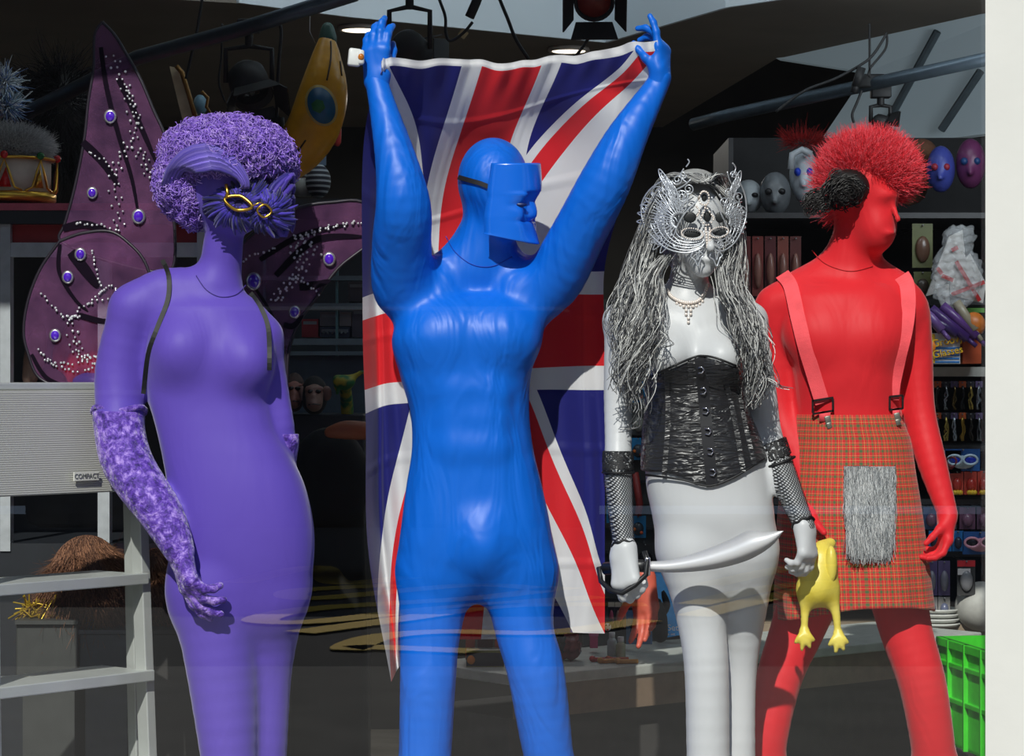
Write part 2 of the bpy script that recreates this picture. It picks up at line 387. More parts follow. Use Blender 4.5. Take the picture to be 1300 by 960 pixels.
# the street, seen only mirrored in the glass
struct('pavement', MB().box((0, -5.5, -.06), (40, 9.8, .12)), simple('paving', C(128, 124, 116), .9, var=.15, vs=3))
struct('road', MB().box((0, -19, -.12), (60, 17.2, .1)), simple('asphalt', C(70, 69, 66), .9, var=.15, vs=5))
struct('wall_street', MB().box((0, -29, 5.5), (60, 1.5, 11)), simple('street_brick', C(70, 62, 56), .9, var=.3, vs=1.2))
yel = simple('road_yellow', C(250, 205, 70), .7, var=.08)
def RD(px, py): D = 1.67/((py-480)/3250); return np.array([(px-650)/3250*D, 3.8-D, -.055])   # road point whose mirror image shows at px,py
for j, pts in enumerate([[(300, 742), (400, 722), (430, 742), (520, 735)], [(500, 745), (380, 752), (400, 762), (600, 745), (700, 752)],
        [(720, 748), (600, 762), (400, 775), (330, 790), (400, 792), (560, 775), (760, 760)], [(380, 806), (500, 790), (640, 772), (820, 770)],
        [(600, 830), (480, 825), (445, 826), (480, 812), (560, 805), (700, 806), (820, 790)], [(880, 770), (980, 748), (1060, 742), (960, 765), (880, 785)], [(900, 745), (1010, 722), (1100, 720)]]):
    c = cr([RD(*p) for p in pts], 40); ribbon('trim_%d' % (j+4), c, .26, yel, None, .004, up=(0, 0, 1), kind='structure')
# a pale parked van reflected as a thin bright line
vb = MB().box((-1.6, -17.5, .95), (4.6, 1.8, 1.1)).box((-1.2, -17.5, 1.8), (3.4, 1.7, .75))
van = thing('van', 'pale parked van across the street, faintly mirrored in the window glass', 'van', (-1.6, -17.5, 0))
vb.build('body', simple('van_paint', C(62, 64, 68), .85, spec=.1), van, smooth=False, bevel=.12)
for x in (-3, -.2):
    for y in (-18.3, -16.7): MB().lathe((x, y-.1, .32), [(0, 0), (.3, 0), (.34, .05), (.34, .15), (.3, .2), (0, .2)], 20, (0, 1, 0)).build('wheel', simple('rubber', C(20, 20, 20), .8), van)
# the shop's own ceiling lamps, then added fill lights
for px, py in ((457, 33), (722, 60)):
    c = np.array(S2(px, py)); t = thing('downlight', 'small round recessed ceiling lamp %s' % ('beside the raised blue hand on the left' if px < 500 else 'just above the white edge of the flag'), 'light', c, None)
    MB().lathe(c+(0, 0, -.012), [(.05, .012), (.062, .01), (.064, 0), (.055, -.002), (.05, .003)], 28).build('trim_ring', simple('ring_white', C(210, 200, 190), .4), t)
    e = G('lamp_glow'); e.pr(color=(1, .9, .75), em=(1, .86, .66), ems=2.6)
    MB().lathe(c+(0, 0, -.013), [(0, 0), (.05, 0), (.05, .008), (0, .008)], 28).build('lens', e.m, t)
area('fill_back', (.2, 3.6, 2.5), (2.0, .6), 20)  # unseen fill added to brighten the back of the shop
area('fill_shelves', (1.35, .9, 2.3), (.5, .3), 5, (.85, .94, 1), (math.radians(75), 0, 0))  # unseen fill added for the right shelves and wall panel
# unseen fill light added in the raised coffer to brighten its pale faces
area('coffer_fill', (.2, .75, 3.05), (2.2, .2), 9, (.85, .94, 1), (math.pi*.52, 0, 0))
# ================================================================ MANNEQUINS
mpur = lycra('purple_lycra', C(98, 76, 182), .55, .10, .3, .25); mblu = lycra('blue_lycra', C(0, 104, 216), .44, .45, .4, .0)
msil = lycra('silver_lycra', C(202, 204, 206), .42, .10, .4, .1); mred = lycra('red_lycra', C(220, 40, 48), .55, .16, .25, .2)
def pyF(Y): return 480+1.4*3250/(5+Y)
def feet(B, q, r, dx):
    """leg from knee q to foot"""
    x, y, Y = q; f = pyF(B.Y0+Y)
    B.chain([(x, y, Y), (x+dx*.3, y+70, Y+.02), (x+dx, f-60, Y), (x+dx, f-22, Y)], [r, r*1.0, r*.5, r*.55], .03)
    B.cone((x+dx, f-20, Y+.02), (x+dx+6, f-13, Y-.13), 18, 12, .03)
def w_(p): return (p[0], p[1], p[2], 'w')
# ---- purple
A = Body(0.0)
A.loft([(366, 200, 296, .05, .055), (395, 190, 326, .07, .075), (425, 190, 342, .085, .08), (470, 185, 342, .088, .08), (510, 190, 344, .082, .075), (545, 199, 352, .085, .075), (575, 206, 368, .09, .08), (615, 213, 386, .095, .095), (655, 216, 396, .095, .11), (693, 216, 399, .09, .115), (735, 213, 395, .08, .11), (775, 218, 384, .066, .09), (810, 235, 362, .045, .06)], .03)
A.chain([(262, 362, .0), (205, 368, .0), (170, 392, 0)], [22, 26, 27], .035); A.chain([(272, 372, 0), (314, 402, 0), (336, 428, 0)], [20, 21, 21], .03)
A.cone((279, 352, .01), (286, 285, -.01), 27, 24, .03)
A.ell((287, 236, -.01), (45, .095, 60), .02); A.ell((306, 266, -.055), (26, .05, 30), .03)
A.ell((230, 445, -.06), (30, .048, 30), .05); A.ell((314, 460, -.058), (29, .046, 30), .05)
A.chain([(169, 392, 0), (152, 470, .01), (151, 540, -.01)], [29, 31, 28], .025)
A.chain([(151, 540, -.01), (163, 590, -.04), (206, 655, -.09), (228, 700, -.115)], [28, 29, 23, 16], .02)
A.chain([(336, 425, 0), (350, 500, .01), (360, 568, .02), (348, 640, .12)], [19, 17, 15, 12], .02)
A.chain([(268, 752, -.01), (281, 850, -.01), (290, 960, -.02), (292, 1010, -.02)], [50, 44, 35, 31], .03); A.chain([(345, 752, .02), (338, 850, .05), (333, 960, .05), (330, 1010, .05)], [45, 33, 31, 30], .03)
feet(A, (292, 1010, -.02), 30, 8); feet(A, (330, 1010, .05), 29, 12)
Wp = P(228, 700, -.115); dp = P(252, 790, -.15)-Wp
HP = hand(0, Wp, dp, (.75, .45, .2), -1, .86, ((.25, .35, .3), (.35, .5, .3), (.5, .6, .4), (.7, .7, .4)), (.55, .75, .2), .12, arm=P(206, 655, -.09), armr=.030)
# ---- blue
Bb = Body(0.0)
Bb.loft([(372, 540, 672, .07, .08), (400, 518, 690, .09, .09), (430, 498, 686, .105, .095), (477, 508, 674, .105, .09), (524, 521, 672, .095, .085), (570, 523, 677, .10, .085), (617, 516, 688, .10, .09), (664, 510, 698, .10, .1), (705, 506, 703, .095, .1), (735, 512, 700, .08, .09), (765, 528, 684, .055, .06)], .03, 2.5)
Bb.cone((608, 345, .01), (622, 275, .0), 36, 33, .03); Bb.cone((598, 318, .02), (556, 362, .0), 24, 34, .04); Bb.cone((630, 330, .02), (672, 365, 0), 26, 30, .04)
Bb.ell((626, 230, .0), (45, .088, 55), .02); Bb.ell((648, 268, -.045), (28, .05, 34), .03)
Bb.ell((562, 425, -.055), (50, .055, 38), .04); Bb.ell((638, 428, -.055), (42, .055, 36), .04)
for r_, dx in ((500, 0), (532, 0), (566, 0)):
    for s_ in (-1, 1): Bb.ell((601+s_*19, r_, -.08), (20, .020, 17), .03)
Bb.ell((612, 690, -.075), (24, .042, 34), .05)
Bb.chain([(540, 372, 0), (513, 366, -.02), (510, 310, -.08), (512, 262, -.13), (503, 205, -.13), (484, 128, -.11), (478, 104, -.10)], [36, 39, 37, 34, 26, 16, 14], .035)
Bb.chain([(664, 372, 0), (700, 358, -.02), (735, 296, -.07), (768, 232, -.11), (797, 172, -.11), (832, 112, -.09), (838, 98, -.09)], [34, 37, 34, 32, 25, 15, 14], .035)
Bb.chain([(553, 735, 0), (546, 805, -.01), (543, 870, -.02), (540, 950, -.02), (538, 985, -.02)], [47, 38, 35, 33, 30], .03); Bb.chain([(658, 732, 0), (666, 800, -.01), (680, 852, -.02), (692, 930, -.01), (700, 985, 0)], [47, 37, 36, 33, 29], .03)
feet(Bb, (538, 985, -.02), 29, -15); feet(Bb, (700, 985, 0), 29, 30)
HBl = hand(0, P(478, 104, -.10), (-.02, -.05, 1), (.25, .95, 0), -1, .76, ((.35, .5, .4), (.2, .45, .4), (.25, .5, .4), (.4, .5, .4)), (.35, .7, .5), .06, arm=P(485, 135, -.113), armr=.0235, fr=1.15)
HBr = hand(0, P(838, 98, -.09), (.06, .05, 1), (-.9, .5, 0), 1, .70, ((.15, .2, .2), (.5, .6, .5), (.7, .7, .6), (.8, .8, .7)), (.5, .9, .5), .05, arm=P(831, 116, -.093), armr=.022, fr=1.15)
# ---- silver
Sv = Body(-0.12)
Sv.loft([(372, 822, 915, .045, .05), (392, 795, 944, .055, .06), (420, 800, 943, .07, .065), (445, 815, 941, .08, .07), (475, 822, 939, .08, .07), (513, 824, 944, .075, .07), (545, 821, 956, .08, .07), (585, 819, 971, .085, .08), (620, 821, 978, .085, .09), (655, 828, 983, .085, .1), (690, 834, 983, .075, .10), (715, 840, 980, .066, .085), (750, 856, 966, .045, .055)], .03)
Sv.chain([(865, 388, .01), (815, 392, .01), (789, 408, .01)], [17, 20, 21], .03); Sv.chain([(875, 388, .01), (925, 392, .01), (951, 408, .01)], [17, 20, 21], .03)
Sv.cone((871, 384, .01), (877, 330, .0), 25, 23, .03)
Sv.ell((885, 278, 0), (40, .088, 52), .02); Sv.ell((892, 318, -.05), (25, .045, 30), .025); Sv.cone((900, 300, -.10), (902, 314, -.112), 4, 6, .015); Sv.ell((899, 330, -.085), (11, .014, 4), .008); Sv.ell((893, 343, -.07), (11, .02, 9), .015)
Sv.ell((846, 452, -.065), (30, .05, 28), .03); Sv.ell((915, 455, -.065), (29, .05, 28), .03)
Sv.chain([(789, 408, .01), (785, 490, .02), (785, 560, .0), (785, 610, -.03), (792, 697, -.10)], [21, 18.5, 17, 17, 12], .02)
Sv.chain([(951, 408, .01), (966, 490, .03), (974, 548, .02), (988, 590, -.01), (1021, 668, -.07)], [21, 19, 18, 18, 12], .02)
Sv.chain([(880, 700, -.015), (890, 785, -.012), (897, 850, -.02), (899, 960, -.02), (900, 1010, -.02)], [43, 31, 28, 27, 26], .025); Sv.chain([(944, 700, -.005), (944, 760, .02), (940, 850, .05), (937, 960, .05), (936, 1010, .05)], [42, 32, 21, 22, 24], .025)
feet(Sv, (900, 1010, -.02), 26, 0); feet(Sv, (936, 1010, .05), 24, 15)
WSl = P(792, 697, -.22); HSl = hand(-.12, WSl, (.05, -.25, -1), (.5, .8, -.2), -1, .80, ((.75, 1.2, .9), (.8, 1.25, .9), (.85, 1.25, .9), (.9, 1.3, .9)), (.5, .8, .5), .04, arm=P(789, 670, -.195), armr=.020)
WSr = P(1021, 668, -.19); HSr = hand(-.12, WSr, (.12, -.1, -1), (-.75, .65, 0), 1, .66, ((.4, .6, .5), (.5, .8, .6), (.6, .8, .6), (.7, .9, .6)), (.4, .8, .3), .05, arm=P(1010, 641, -.17), armr=.021, fr=1.1)
# ---- red
Rd = Body(0.15)
Rd.loft([(352, 1010, 1136, .06, .07), (375, 988, 1152, .08, .085), (400, 988, 1160, .095, .09), (440, 1000, 1146, .105, .09), (480, 1005, 1141, .1, .085), (520, 1008, 1142, .09, .08), (560, 1006, 1148, .09, .085), (620, 1002, 1158, .095, .1), (680, 998, 1165, .095, .1), (740, 998, 1172, .09, .1)], .03, 2.4)
Rd.cone((1080, 345, .01), (1090, 280, .0), 31, 29, .03); Rd.cone((1068, 330, .02), (1012, 368, .01), 17, 22, .04); Rd.cone((1094, 335, .02), (1138, 362, .01), 16, 18, .04)
Rd.ell((1096, 238, .0), (46, .09, 56), .02); Rd.ell((1112, 288, -.04), (26, .05, 33), .03); Rd.cone((1134, 260, -.075), (1140, 279, -.088), 2.5, 3.6, .010); Rd.ell((1124, 248, -.06), (16, .03, 8), .02); Rd.ell((1128, 296, -.075), (8, .015, 4), .01)
Rd.ell((1040, 428, -.05), (42, .05, 32), .04); Rd.ell((1108, 428, -.05), (38, .05, 32), .04)
Rd.chain([(1000, 385, 0), (982, 392, .0), (984, 450, .01), (990, 520, .0), (1006, 570, -.03), (1028, 628, -.07)], [26, 25, 23, 19, 18, 12], .02)
Rd.chain([(1135, 385, 0), (1153, 392, 0), (1162, 450, .01), (1168, 520, .0), (1184, 590, -.03), (1203, 652, -.06)], [26, 26, 22, 19, 18, 12.5], .02)
Rd.chain([(1032, 745, 0), (1012, 800, 0), (990, 858, -.02), (973, 930, -.03), (968, 980, -.02)], [40, 34, 29, 28, 27], .03); Rd.chain([(1138, 745, 0), (1150, 800, -.02), (1170, 865, -.03), (1182, 930, -.02), (1188, 980, 0)], [38, 33, 30, 28, 27], .03)
feet(Rd, (968, 980, -.02), 27, -25); feet(Rd, (1188, 980, 0), 27, 22)
WRl = P(1028, 628, .08); HRl = hand(.15, WRl, (.40, -.12, -.85), (.6, -.75, .2), 1, .86, ((.15, .2, .2),)*4, (.7, .5, .2), .08, arm=P(1020, 605, .10), armr=.022)
WRr = P(1203, 652, .09); HRr = hand(.15, WRr, (-.10, -.2, -1), (-.8, -.1, .1), -1, .70, ((.35, .6, .4), (.45, .7, .5), (.5, .8, .5), (.6, .8, .5)), (.3, .8, .3), .05, arm=P(1196, 625, .105), armr=.023, fr=1.1)
def limit(W, d, back=.02):
    W = np.asarray(W); d = unit(d); return lambda X, Y, Z: -((X-W[0])*d[0]+(Y-W[1])*d[1]+(Z-W[2])*d[2])-back
def root(name, label, Y, px, group=None):
    p = P(px, 480, Y); return thing(name, label, 'mannequin', (p[0], Y, FL), group)
rP = root('mannequin', 'purple bodysuit mannequin with curly purple wig and long crushed velvet gloves', 0.0, 300)
rB = root('mannequin', 'blue bodysuit mannequin with both arms raised holding up the flag', 0.0, 610)
rS = root('mannequin', 'silver grey bodysuit mannequin in black corset and lace mask with long grey curls', -.12, 905)
rR = root('mannequin', 'red bodysuit mannequin in a tartan kilt with braces and spiky red hair', .15, 1080)
hb = .0025
def body(B, mat, parent, hands, h=.005):
    parts = [B.mesh(h)]+[H.mesh(hb, cut=limit(W, d)) for H, W, d in hands]
    V, F = joinm(*parts); return mk('body', V, F, mat, parent)
body(A, mpur, rP, [])
body(Bb, mblu, rB, [(HBl, P(478, 104, -.10), (0, 0, 1)), (HBr, P(838, 98, -.09), (.1, 0, 1))])
body(Sv, msil, rS, [(HSl, WSl, WSl-P(785, 610, -.15)), (HSr, WSr, WSr-P(988, 590, -.13))])
body(Rd, mred, rR, [(HRl, WRl, WRl-P(1006, 570, .12)), (HRr, WRr, WRr-P(1184, 590, .12))])
# ================================================================ CLOTHES AND HAIR
# ---- purple: velvet gloves
def velvet():
    g = G('crushed_velvet'); v = g.xyz(); a = g.noise(62, 6, v, .72, dist=.35); g.pr(color=g.ramp(a, [(.36, C(50, 28, 112)), (.5, C(104, 66, 186)), (.66, C(190, 158, 244))]), rough=.55, sheen=.5, sheenr=.3)
    g.bump(g.noise(60, 4, v, .6, dist=1.2), .8, .01); return g.m
mvel = velvet()
pL = P(151, 540, -.01); pL2 = P(206, 655, -.09)
def cutg(X, Y, Z): return Z-(P(0, 521, 0)[2]+.0*X)          # keep below the cuff
arm1 = Body(0.0); arm1.chain([(151, 515, -.0), (151, 540, -.01), (163, 590, -.04), (206, 655, -.09), (228, 700, -.115)], [31, 30, 30, 25, 17], .02)
V1 = arm1.mesh(.004, cut=cutg, offset=.003); V2 = HP.mesh(.0022, offset=.0012)
V, F = joinm(V1, V2)
gl_ = mk('glove', V, F, mvel, rP, label='long crushed velvet glove')
MB().tube([P(151+33*math.cos(t), 522+4*math.sin(t)+3*math.sin(3*t), .045*math.sin(t)) for t in np.linspace(0, 2*math.pi, 30)], .006, 8, False).tube([P(151+31*math.cos(t), 531+5*math.sin(t), .043*math.sin(t)) for t in np.linspace(0, 2*math.pi, 30)], .004, 8, False).build('glove_cuff', mvel, gl_)
arm2 = Body(0.0); arm2.chain([(358, 548, .02), (360, 568, .02), (350, 640, .12)], [17, 17, 13], .02)
V, F = arm2.mesh(.004, cut=lambda X, Y, Z: Z-P(0, 551, 0)[2], offset=.003); mk('glove', V, F, mvel, rP)
# collar seams
mseam = simple('purple_seam', C(60, 40, 130), .6)
c = [A.front(x, y, .001) for x, y in cr([(249, 350), (262, 368), (280, 377), (300, 374), (312, 362)], 24)]; MB().tube(c, 0.0009, 6).build('neck_seam', mseam, rP)
c = [Bb.front(x, y, .001) for x, y in cr([(566, 300), (578, 320), (600, 336), (625, 338), (650, 326)], 24)]; MB().tube(c, .0009, 6).build('neck_seam', simple('blue_seam', C(3, 70, 180), .6), rB)
c = [Rd.front(x, y, .001) for x, y in cr([(1031, 318), (1045, 333), (1066, 342), (1085, 344), (1108, 338)], 24)]; MB().tube(c, .0009, 6).build('neck_seam', simple('red_seam', C(190, 20, 30), .6), rR)
# ---- hair helpers
def hair_cols(base, m, n, sides, var=.35, tip=None):
    k = rng.uniform(1-var, 1+var, (m, 1, 1, 1)); c = np.broadcast_to(np.array(base, float)[:, None, None, :] if np.ndim(base) == 2 else np.array(base, float), (m, n, sides, 3))*k
    if tip is not None: f = np.linspace(0, 1, n)[None, :, None, None]; c = c*(1-f)+np.array(tip)*f
    return np.clip(c, 0, 1).reshape(-1, 3)
mhair = vcol('hair_fibre', .42, .4); mhairs = vcol('hair_soft', .6, .25)
def ellsurf(c, r, n):
    """random points on an ellipsoid (px radii in x,z; metres in y) with their outward normals"""
    q = rng.normal(size=(n, 3)); q /= np.linalg.norm(q, axis=1)[:, None]; rr = np.array([r[0]/650, r[1], r[2]/650]); return c+q*rr, q
# ---- purple afro wig: a soft core and thousands of little ringlets
core = Body(0.0)
core.ell((288, 200, .03), (74, .115, 44), .03); core.ell((240, 235, .03), (34, .085, 40), .03); core.ell((328, 205, .035), (36, .09, 36), .03); core.ell((285, 235, .07), (50, .07, 50), .03); core.ell((292, 202, -.02), (58, .095, 32), .03); core.ell((246, 245, .0), (16, .06, 36), .03)
V, F = core.mesh(.008); V = V+rng.normal(size=V.shape)*.0015
wig = mk('wig', V, F, vcol('wig_core', .9, .1), rP, col=np.tile(C(96, 60, 160), (len(V), 1)), label='curly purple afro wig')
def ringlets(specs, n, parent, cols, name='ringlets', rad=(.004, .009), th=.0009, front=None, turns=2.3):
    Pt = []; N = []
    for c, r, k in specs: p, q = ellsurf(P(*c), r, int(n*k)); Pt.append(p); N.append(q)
    Pt = np.vstack(Pt); N = np.vstack(N)
    if front is not None: ok = front(Pt, N); Pt, N = Pt[ok], N[ok]
    m = len(Pt); a = rng.normal(size=(m, 3)); a -= N*(a*N).sum(1)[:, None]; a /= np.linalg.norm(a, axis=1)[:, None]; b = np.cross(N, a)
    t = np.linspace(0, 1, 17)[None, :, None]; ph = rng.uniform(0, 6.28, (m, 1, 1)); R_ = rng.uniform(*rad, (m, 1, 1)); tn = rng.uniform(turns-.6, turns+.6, (m, 1, 1))*6.28
    L_ = rng.uniform(.008, .02, (m, 1, 1))
    ax = rng.normal(size=(m, 1, 3))*.6+N[:, None, :]; ax /= np.linalg.norm(ax, axis=2, keepdims=True)
    pts = Pt[:, None, :]+R_*(np.cos(tn*t+ph)*a[:, None, :]+np.sin(tn*t+ph)*(b[:, None, :]*.6+N[:, None, :]*.6))+ax*(t-.3)*L_
    V, F = tubes(pts, th, 3); cc = np.array(cols)[rng.integers(0, len(cols), m)]
    return mk(name, V, F, mhairs, parent, col=hair_cols(cc, m, 17, 3, .25), kind='stuff')
def clear_face(Pt, N):
    x = Pt[:, 0]; z = Pt[:, 2]; y = Pt[:, 1]; a, b = P(266, 300), P(350, 228)
    return ~((x > a[0]) & (x < b[0]) & (z < b[2]) & (y < .02))
ringlets([((288, 198, .03), (82, .12, 48), .50), ((238, 232, .03), (38, .095, 46), .28), ((334, 208, .035), (40, .10, 42), .2), ((292, 204, -.02), (66, .105, 40), .3), ((246, 245, .0), (22, .07, 42), .12)], 7500, wig, [C(140, 106, 212), C(170, 136, 234), C(194, 164, 244), C(150, 112, 218)], front=clear_face)
# ---- purple feathered eye mask
mfe = vcol('feather', .5, .3, .3)
def vane_set(specs, cols, name, parent, w=.006, n=14, **k):
    """flat lens-shaped feathers/locks: specs = list of world polylines"""
    Vs = []; Fs = []; Cs = []; b = 0
    for i, p in enumerate(specs):
        c = cr(p, n); T = np.gradient(c, axis=0); T /= np.linalg.norm(T, axis=1)[:, None]+1e-9; Aa = np.cross(T, (0, -1, 0.)); Aa /= np.linalg.norm(Aa, axis=1)[:, None]+1e-9
        pr_ = (w if np.isscalar(w) else w[i])*np.sin(np.linspace(.15, 1, n)*math.pi)[:, None]**.6
        ed = np.zeros((n, 3)); ed[:, 1] = .0025
        Vs += [c-Aa*pr_+ed, c, c+Aa*pr_+ed]; o = b
        for j in range(n-1): Fs += [[o+j, o+j+1, o+n+j+1, o+n+j], [o+n+j, o+n+j+1, o+2*n+j+1, o+2*n+j]]
        b += 3*n; cc = np.array(cols[i % len(cols)])*rng.uniform(.7, 1.3); Cs += [np.tile(cc*.8, (n, 1)), np.tile(cc*1.1, (n, 1)), np.tile(cc*.8, (n, 1))]
    return mk(name, np.vstack(Vs), Fs, mfe, parent, col=np.clip(np.vstack(Cs), 0, 1), solid=.0006, **k)
def face(px, py, lift=.004): return A.front(px, py, lift)
eyeL, eyeR = (303, 258), (336, 268)
core2 = Body(0.0); core2.ell((300, 262, -.055), (44, .055, 27), .02); core2.ell((334, 266, -.052), (24, .06, 26), .02)
V, F = core2.mesh(.005); mask = mk('mask', V, F, simple('mask_velvet', C(34, 24, 96), .7), rP, label='dark blue feathered eye mask')
fs = []
for (cx, cy), n_, lo, hi, L_ in ((eyeL, 190, 0, 360, 34), (eyeR, 130, -170, 100, 26)):
    for i in range(n_):
        a = math.radians(rng.uniform(lo, hi)); l = L_*rng.uniform(.7, 1.15); r0 = rng.uniform(5, 18)
        p0 = core2.front(cx+r0*math.cos(a), cy-r0*math.sin(a)*.7, .004)
        q = [(cx+(r0+l*f)*math.cos(a+.25*f), cy-(r0*.8+l*f*.75)*math.sin(a+.25*f)) for f in (.35, .7, 1)]
        fs.append([p0]+[P(x, y, p0[1]+.012*k) for k, (x, y) in enumerate(q)])
vane_set(fs, [C(30, 24, 110), C(52, 40, 150), C(22, 20, 80), C(70, 54, 170)], 'feathers', mask, .0032)
# right hand plume of curled feathers and the long sweeping feather over the hair
fs = [[P(338, 262, -.08), P(352+rng.uniform(-8, 8), 240+14*k+rng.uniform(-5, 5), -.07), P(368+rng.uniform(-4, 4), 222+14*k, -.05), P(371, 236+15*k, -.03)] for k in range(0, 5) for _ in range(5)]
vane_set(fs, [C(60, 42, 140), C(84, 62, 168), C(44, 34, 120)], 'feathers', mask, .006)
fs = []
for i in range(15):
    r = i*2.3
    fs.append([P(206+r*.55, 236-r*.1, -.06), P(214+r*.6, 212+r*.1, -.095), P(236+r*.5, 190+r*.85, -.118-.0008*r), P(266+r*.25, 185+r*.9, -.128-.0008*r), P(296+r*.1, 200+r*.75, -.130), P(314-r*.2, 226+r*.3, -.125), P(316-r*.4, 240, -.118)])
vane_set(fs, [C(96, 80, 176), C(120, 102, 200), C(76, 62, 152)], 'plume', mask, .0045, label='long feather swept back over the wig')
mgold = simple('gold', C(226, 178, 70), .28, 1, var=.1)
def rim(c, rx, ry, tilt, n=26):
    out = []
    for i in range(n+1):
        t = 2*math.pi*i/n; x = rx*math.cos(t); y = ry*math.sin(t)*(1-.35*abs(math.cos(t)))
        px, py = c[0]+x*math.cos(tilt)+y*math.sin(tilt), c[1]+x*math.sin(tilt)-y*math.cos(tilt); out.append(core2.front(px, py, .008)-np.array([0, .006, 0]))
    return out
MB().tube(rim(eyeL, 18, 9.5, .28), .0034, 8, False).tube([P(287, 234, -.118), P(289, 245, -.122), P(287, 252, -.122)], .0036, 8).tube([P(320, 262, -.125), P(330, 257, -.12), P(341, 262, -.115)], .0015, 6).build('eye_rim', mgold, mask, label='gold eye rim')
MB().tube(rim(eyeR, 9, 8.5, .1), .0022, 8, False).build('eye_rim', mgold, mask)
# ---- blue: half mask with elastic, ring
mbm = G('blue_mask_plastic'); mbm.pr(color=C(16, 108, 226), rough=.26, spec=.6, coat=.5, coatr=.15); mbm = mbm.m
rows = [  # py, x of rear edge, x of front ridge
    (207, 627, 684), (222, 625, 686), (236, 623, 687), (244, 622, 686), (250, 622, 682), (256, 621, 679), (262, 620, 679), (269, 619, 679), (275, 618, 679), (280, 618, 675), (286, 618, 676), (297, 618, 680), (310, 617, 685)]
Vm = []; nu = 25; rv = cr(np.array(rows, float), 49)
for py, x0, x1 in rv:
    for i in range(nu):
        u = i/(nu-1)            # 0 = rear edge on the near cheek, ~.72 = front ridge, 1 = far side
        a = -math.pi*.5+u*math.pi
        # ellipse in plan: head faces right and a little towards the window
        lx = max(0, math.cos(a))**.85            # 0..1 forward
        f = np.array([.95, -.31]); s_ = np.array([-.31, -.95]); half = .064
        py_ = py
        if py > 282: py_ = py-(1-lx)*(py-296)*.95 if py > 296 else py
        nz = 6*max(0, 1-abs((py-269)/13)**1.5) if 252 < py < 280 else 0
        fw = ((688-x0)*lx-(688-x1)*math.exp(-((u-.5)/.20)**4)+nz*math.exp(-((u-.46)/.06)**2))/650*.87+.005*math.exp(-((py-247)/3)**2)*math.exp(-((u-.27)/.10)**2); lat = -math.sin(a)*half
        eye = math.exp(-((py-260)/5.5)**2)*math.exp(-((u-.24)/.07)**2)*.008+math.exp(-((py-260)/7)**2)*math.exp(-((u-.70)/.10)**2)*.012
        cheek = math.exp(-((py-281)/4)**2)*.004*math.exp(-((u-.34)/.13)**2)
        nose = 0
        narrow = 0
        if 243 < py < 282: narrow = -.010*math.exp(-((abs(u-.5)-.13)/.06)**2)
        q = np.array([x0/650-1+.012, 0.0]); base = np.array([(x0-650)/650+.026, -.040])
        xy = base+f*(fw-eye-cheek+narrow-.012)+s_*lat
        pz = P(0, py_, xy[1])[2]; Vm.append((xy[0]*(5+xy[1])/5, xy[1], pz))
Vm = np.array(Vm).reshape(49, nu, 3); idx = np.arange(49*nu).reshape(49, nu)
Fm = np.stack([idx[:-1, :-1], idx[:-1, 1:], idx[1:, 1:], idx[1:, :-1]], -1).reshape(-1, 4)
bm_ = mk('mask', Vm.reshape(-1, 3), Fm, mbm, rB, solid=.0025, label='glossy blue plastic half mask')
MB().ball(P(661, 260, -.096), (.012, .005, .0045), 14, 8).build('eye_slot', simple('eye_dark', C(4, 30, 90), .4), bm_)
c = [Bb.front(x, y, .002) for x, y in cr([(582, 225), (596, 229), (610, 233), (622, 238)], 16)]; ribbon('elastic', c, .009, simple('black_elastic', C(18, 16, 20), .7), rB, .002)
rg = P(450, 73, -.13); MB().box(rg, (.024, .016, .034), .2, .1).box(rg+(.012, 0, 0), (.012, .02, .028), .2).build('ring', simple('ring_white_plastic', C(226, 228, 226), .3), rB, bevel=.004, label='chunky white ring with an amber stone')
MB().ball(rg+(.013, -.008, 0), (.006, .005, .007)).build('ring', simple('amber', C(190, 110, 30), .15), rB, label='amber stone of the ring')
# ---- silver: corset
msat = G('black_satin'); v = msat.xyz(scale=(3, 3, 16)); n_ = msat.noise(5, 2, v, dist=1.4); msat.bump(n_, .55, .02); msat.pr(color=C(26, 26, 30), rough=.34, spec=.6, sheen=.2); msat = msat.m
def corset_cut(X, Y, Z):
    x0 = P(890, 0, -.2)[0]; t = (X-x0)
    top = P(0, 452, -.2)[2]-np.where(t < 0, -t*.42, t*.32)*1.0
    bot = P(0, 617, -.2)[2]+np.abs(t-.02)*.28*(np.abs(t-.02) < .2)+.0*X
    bot = np.minimum(bot, P(0, 600, -.2)[2])+np.maximum(0, t-.05)*.25
    return np.maximum(Z-top, bot-Z)
Tor = Body(-.12); Tor.pr = [p for p in Sv.pr if p[0] in ('l',)]+[p for p in Sv.pr if p[0] == 'e' and P(0, 440, -.1)[2] > p[1][2] > P(0, 480, -.1)[2]]
V, F = Tor.mesh(.004, cut=corset_cut, offset=.006); cor = mk('corset', V, F, msat, rS, label='black satin underbust corset')
edge = lambda pts: [Tor.front(x, y, .007) for x, y in cr(pts, 26)]
mtrim = simple('black_trim', C(14, 14, 16), .5)
mbt = MB().tube(edge([(825, 479), (850, 467), (880, 454), (893, 452), (910, 455), (938, 466)]), .0022, 6).build('edging', mtrim, cor); mbt = MB().tube(edge([(820, 603), (845, 606), (870, 610), (900, 617), (930, 607), (955, 592), (970, 583)]), .0022, 6).build('edging', mtrim, cor)
for xs in ([(846, 470), (848, 530), (843, 607)], [(876, 457), (880, 530), (884, 612)], [(916, 459), (932, 530), (944, 600)], [(934, 468), (944, 530), (958, 590)]):
    c = [Tor.front(x, y, .0075) for x, y in cr(xs, 24)]; ribbon('boning', c, .009, msat, cor, .0015)
c = [Tor.front(x, y, .0075) for x, y in cr([(889, 454), (896, 530), (904, 615)], 24)]; ribbon('busk', c, .022, simple('busk_satin', C(30, 30, 34), .4), cor, .003)
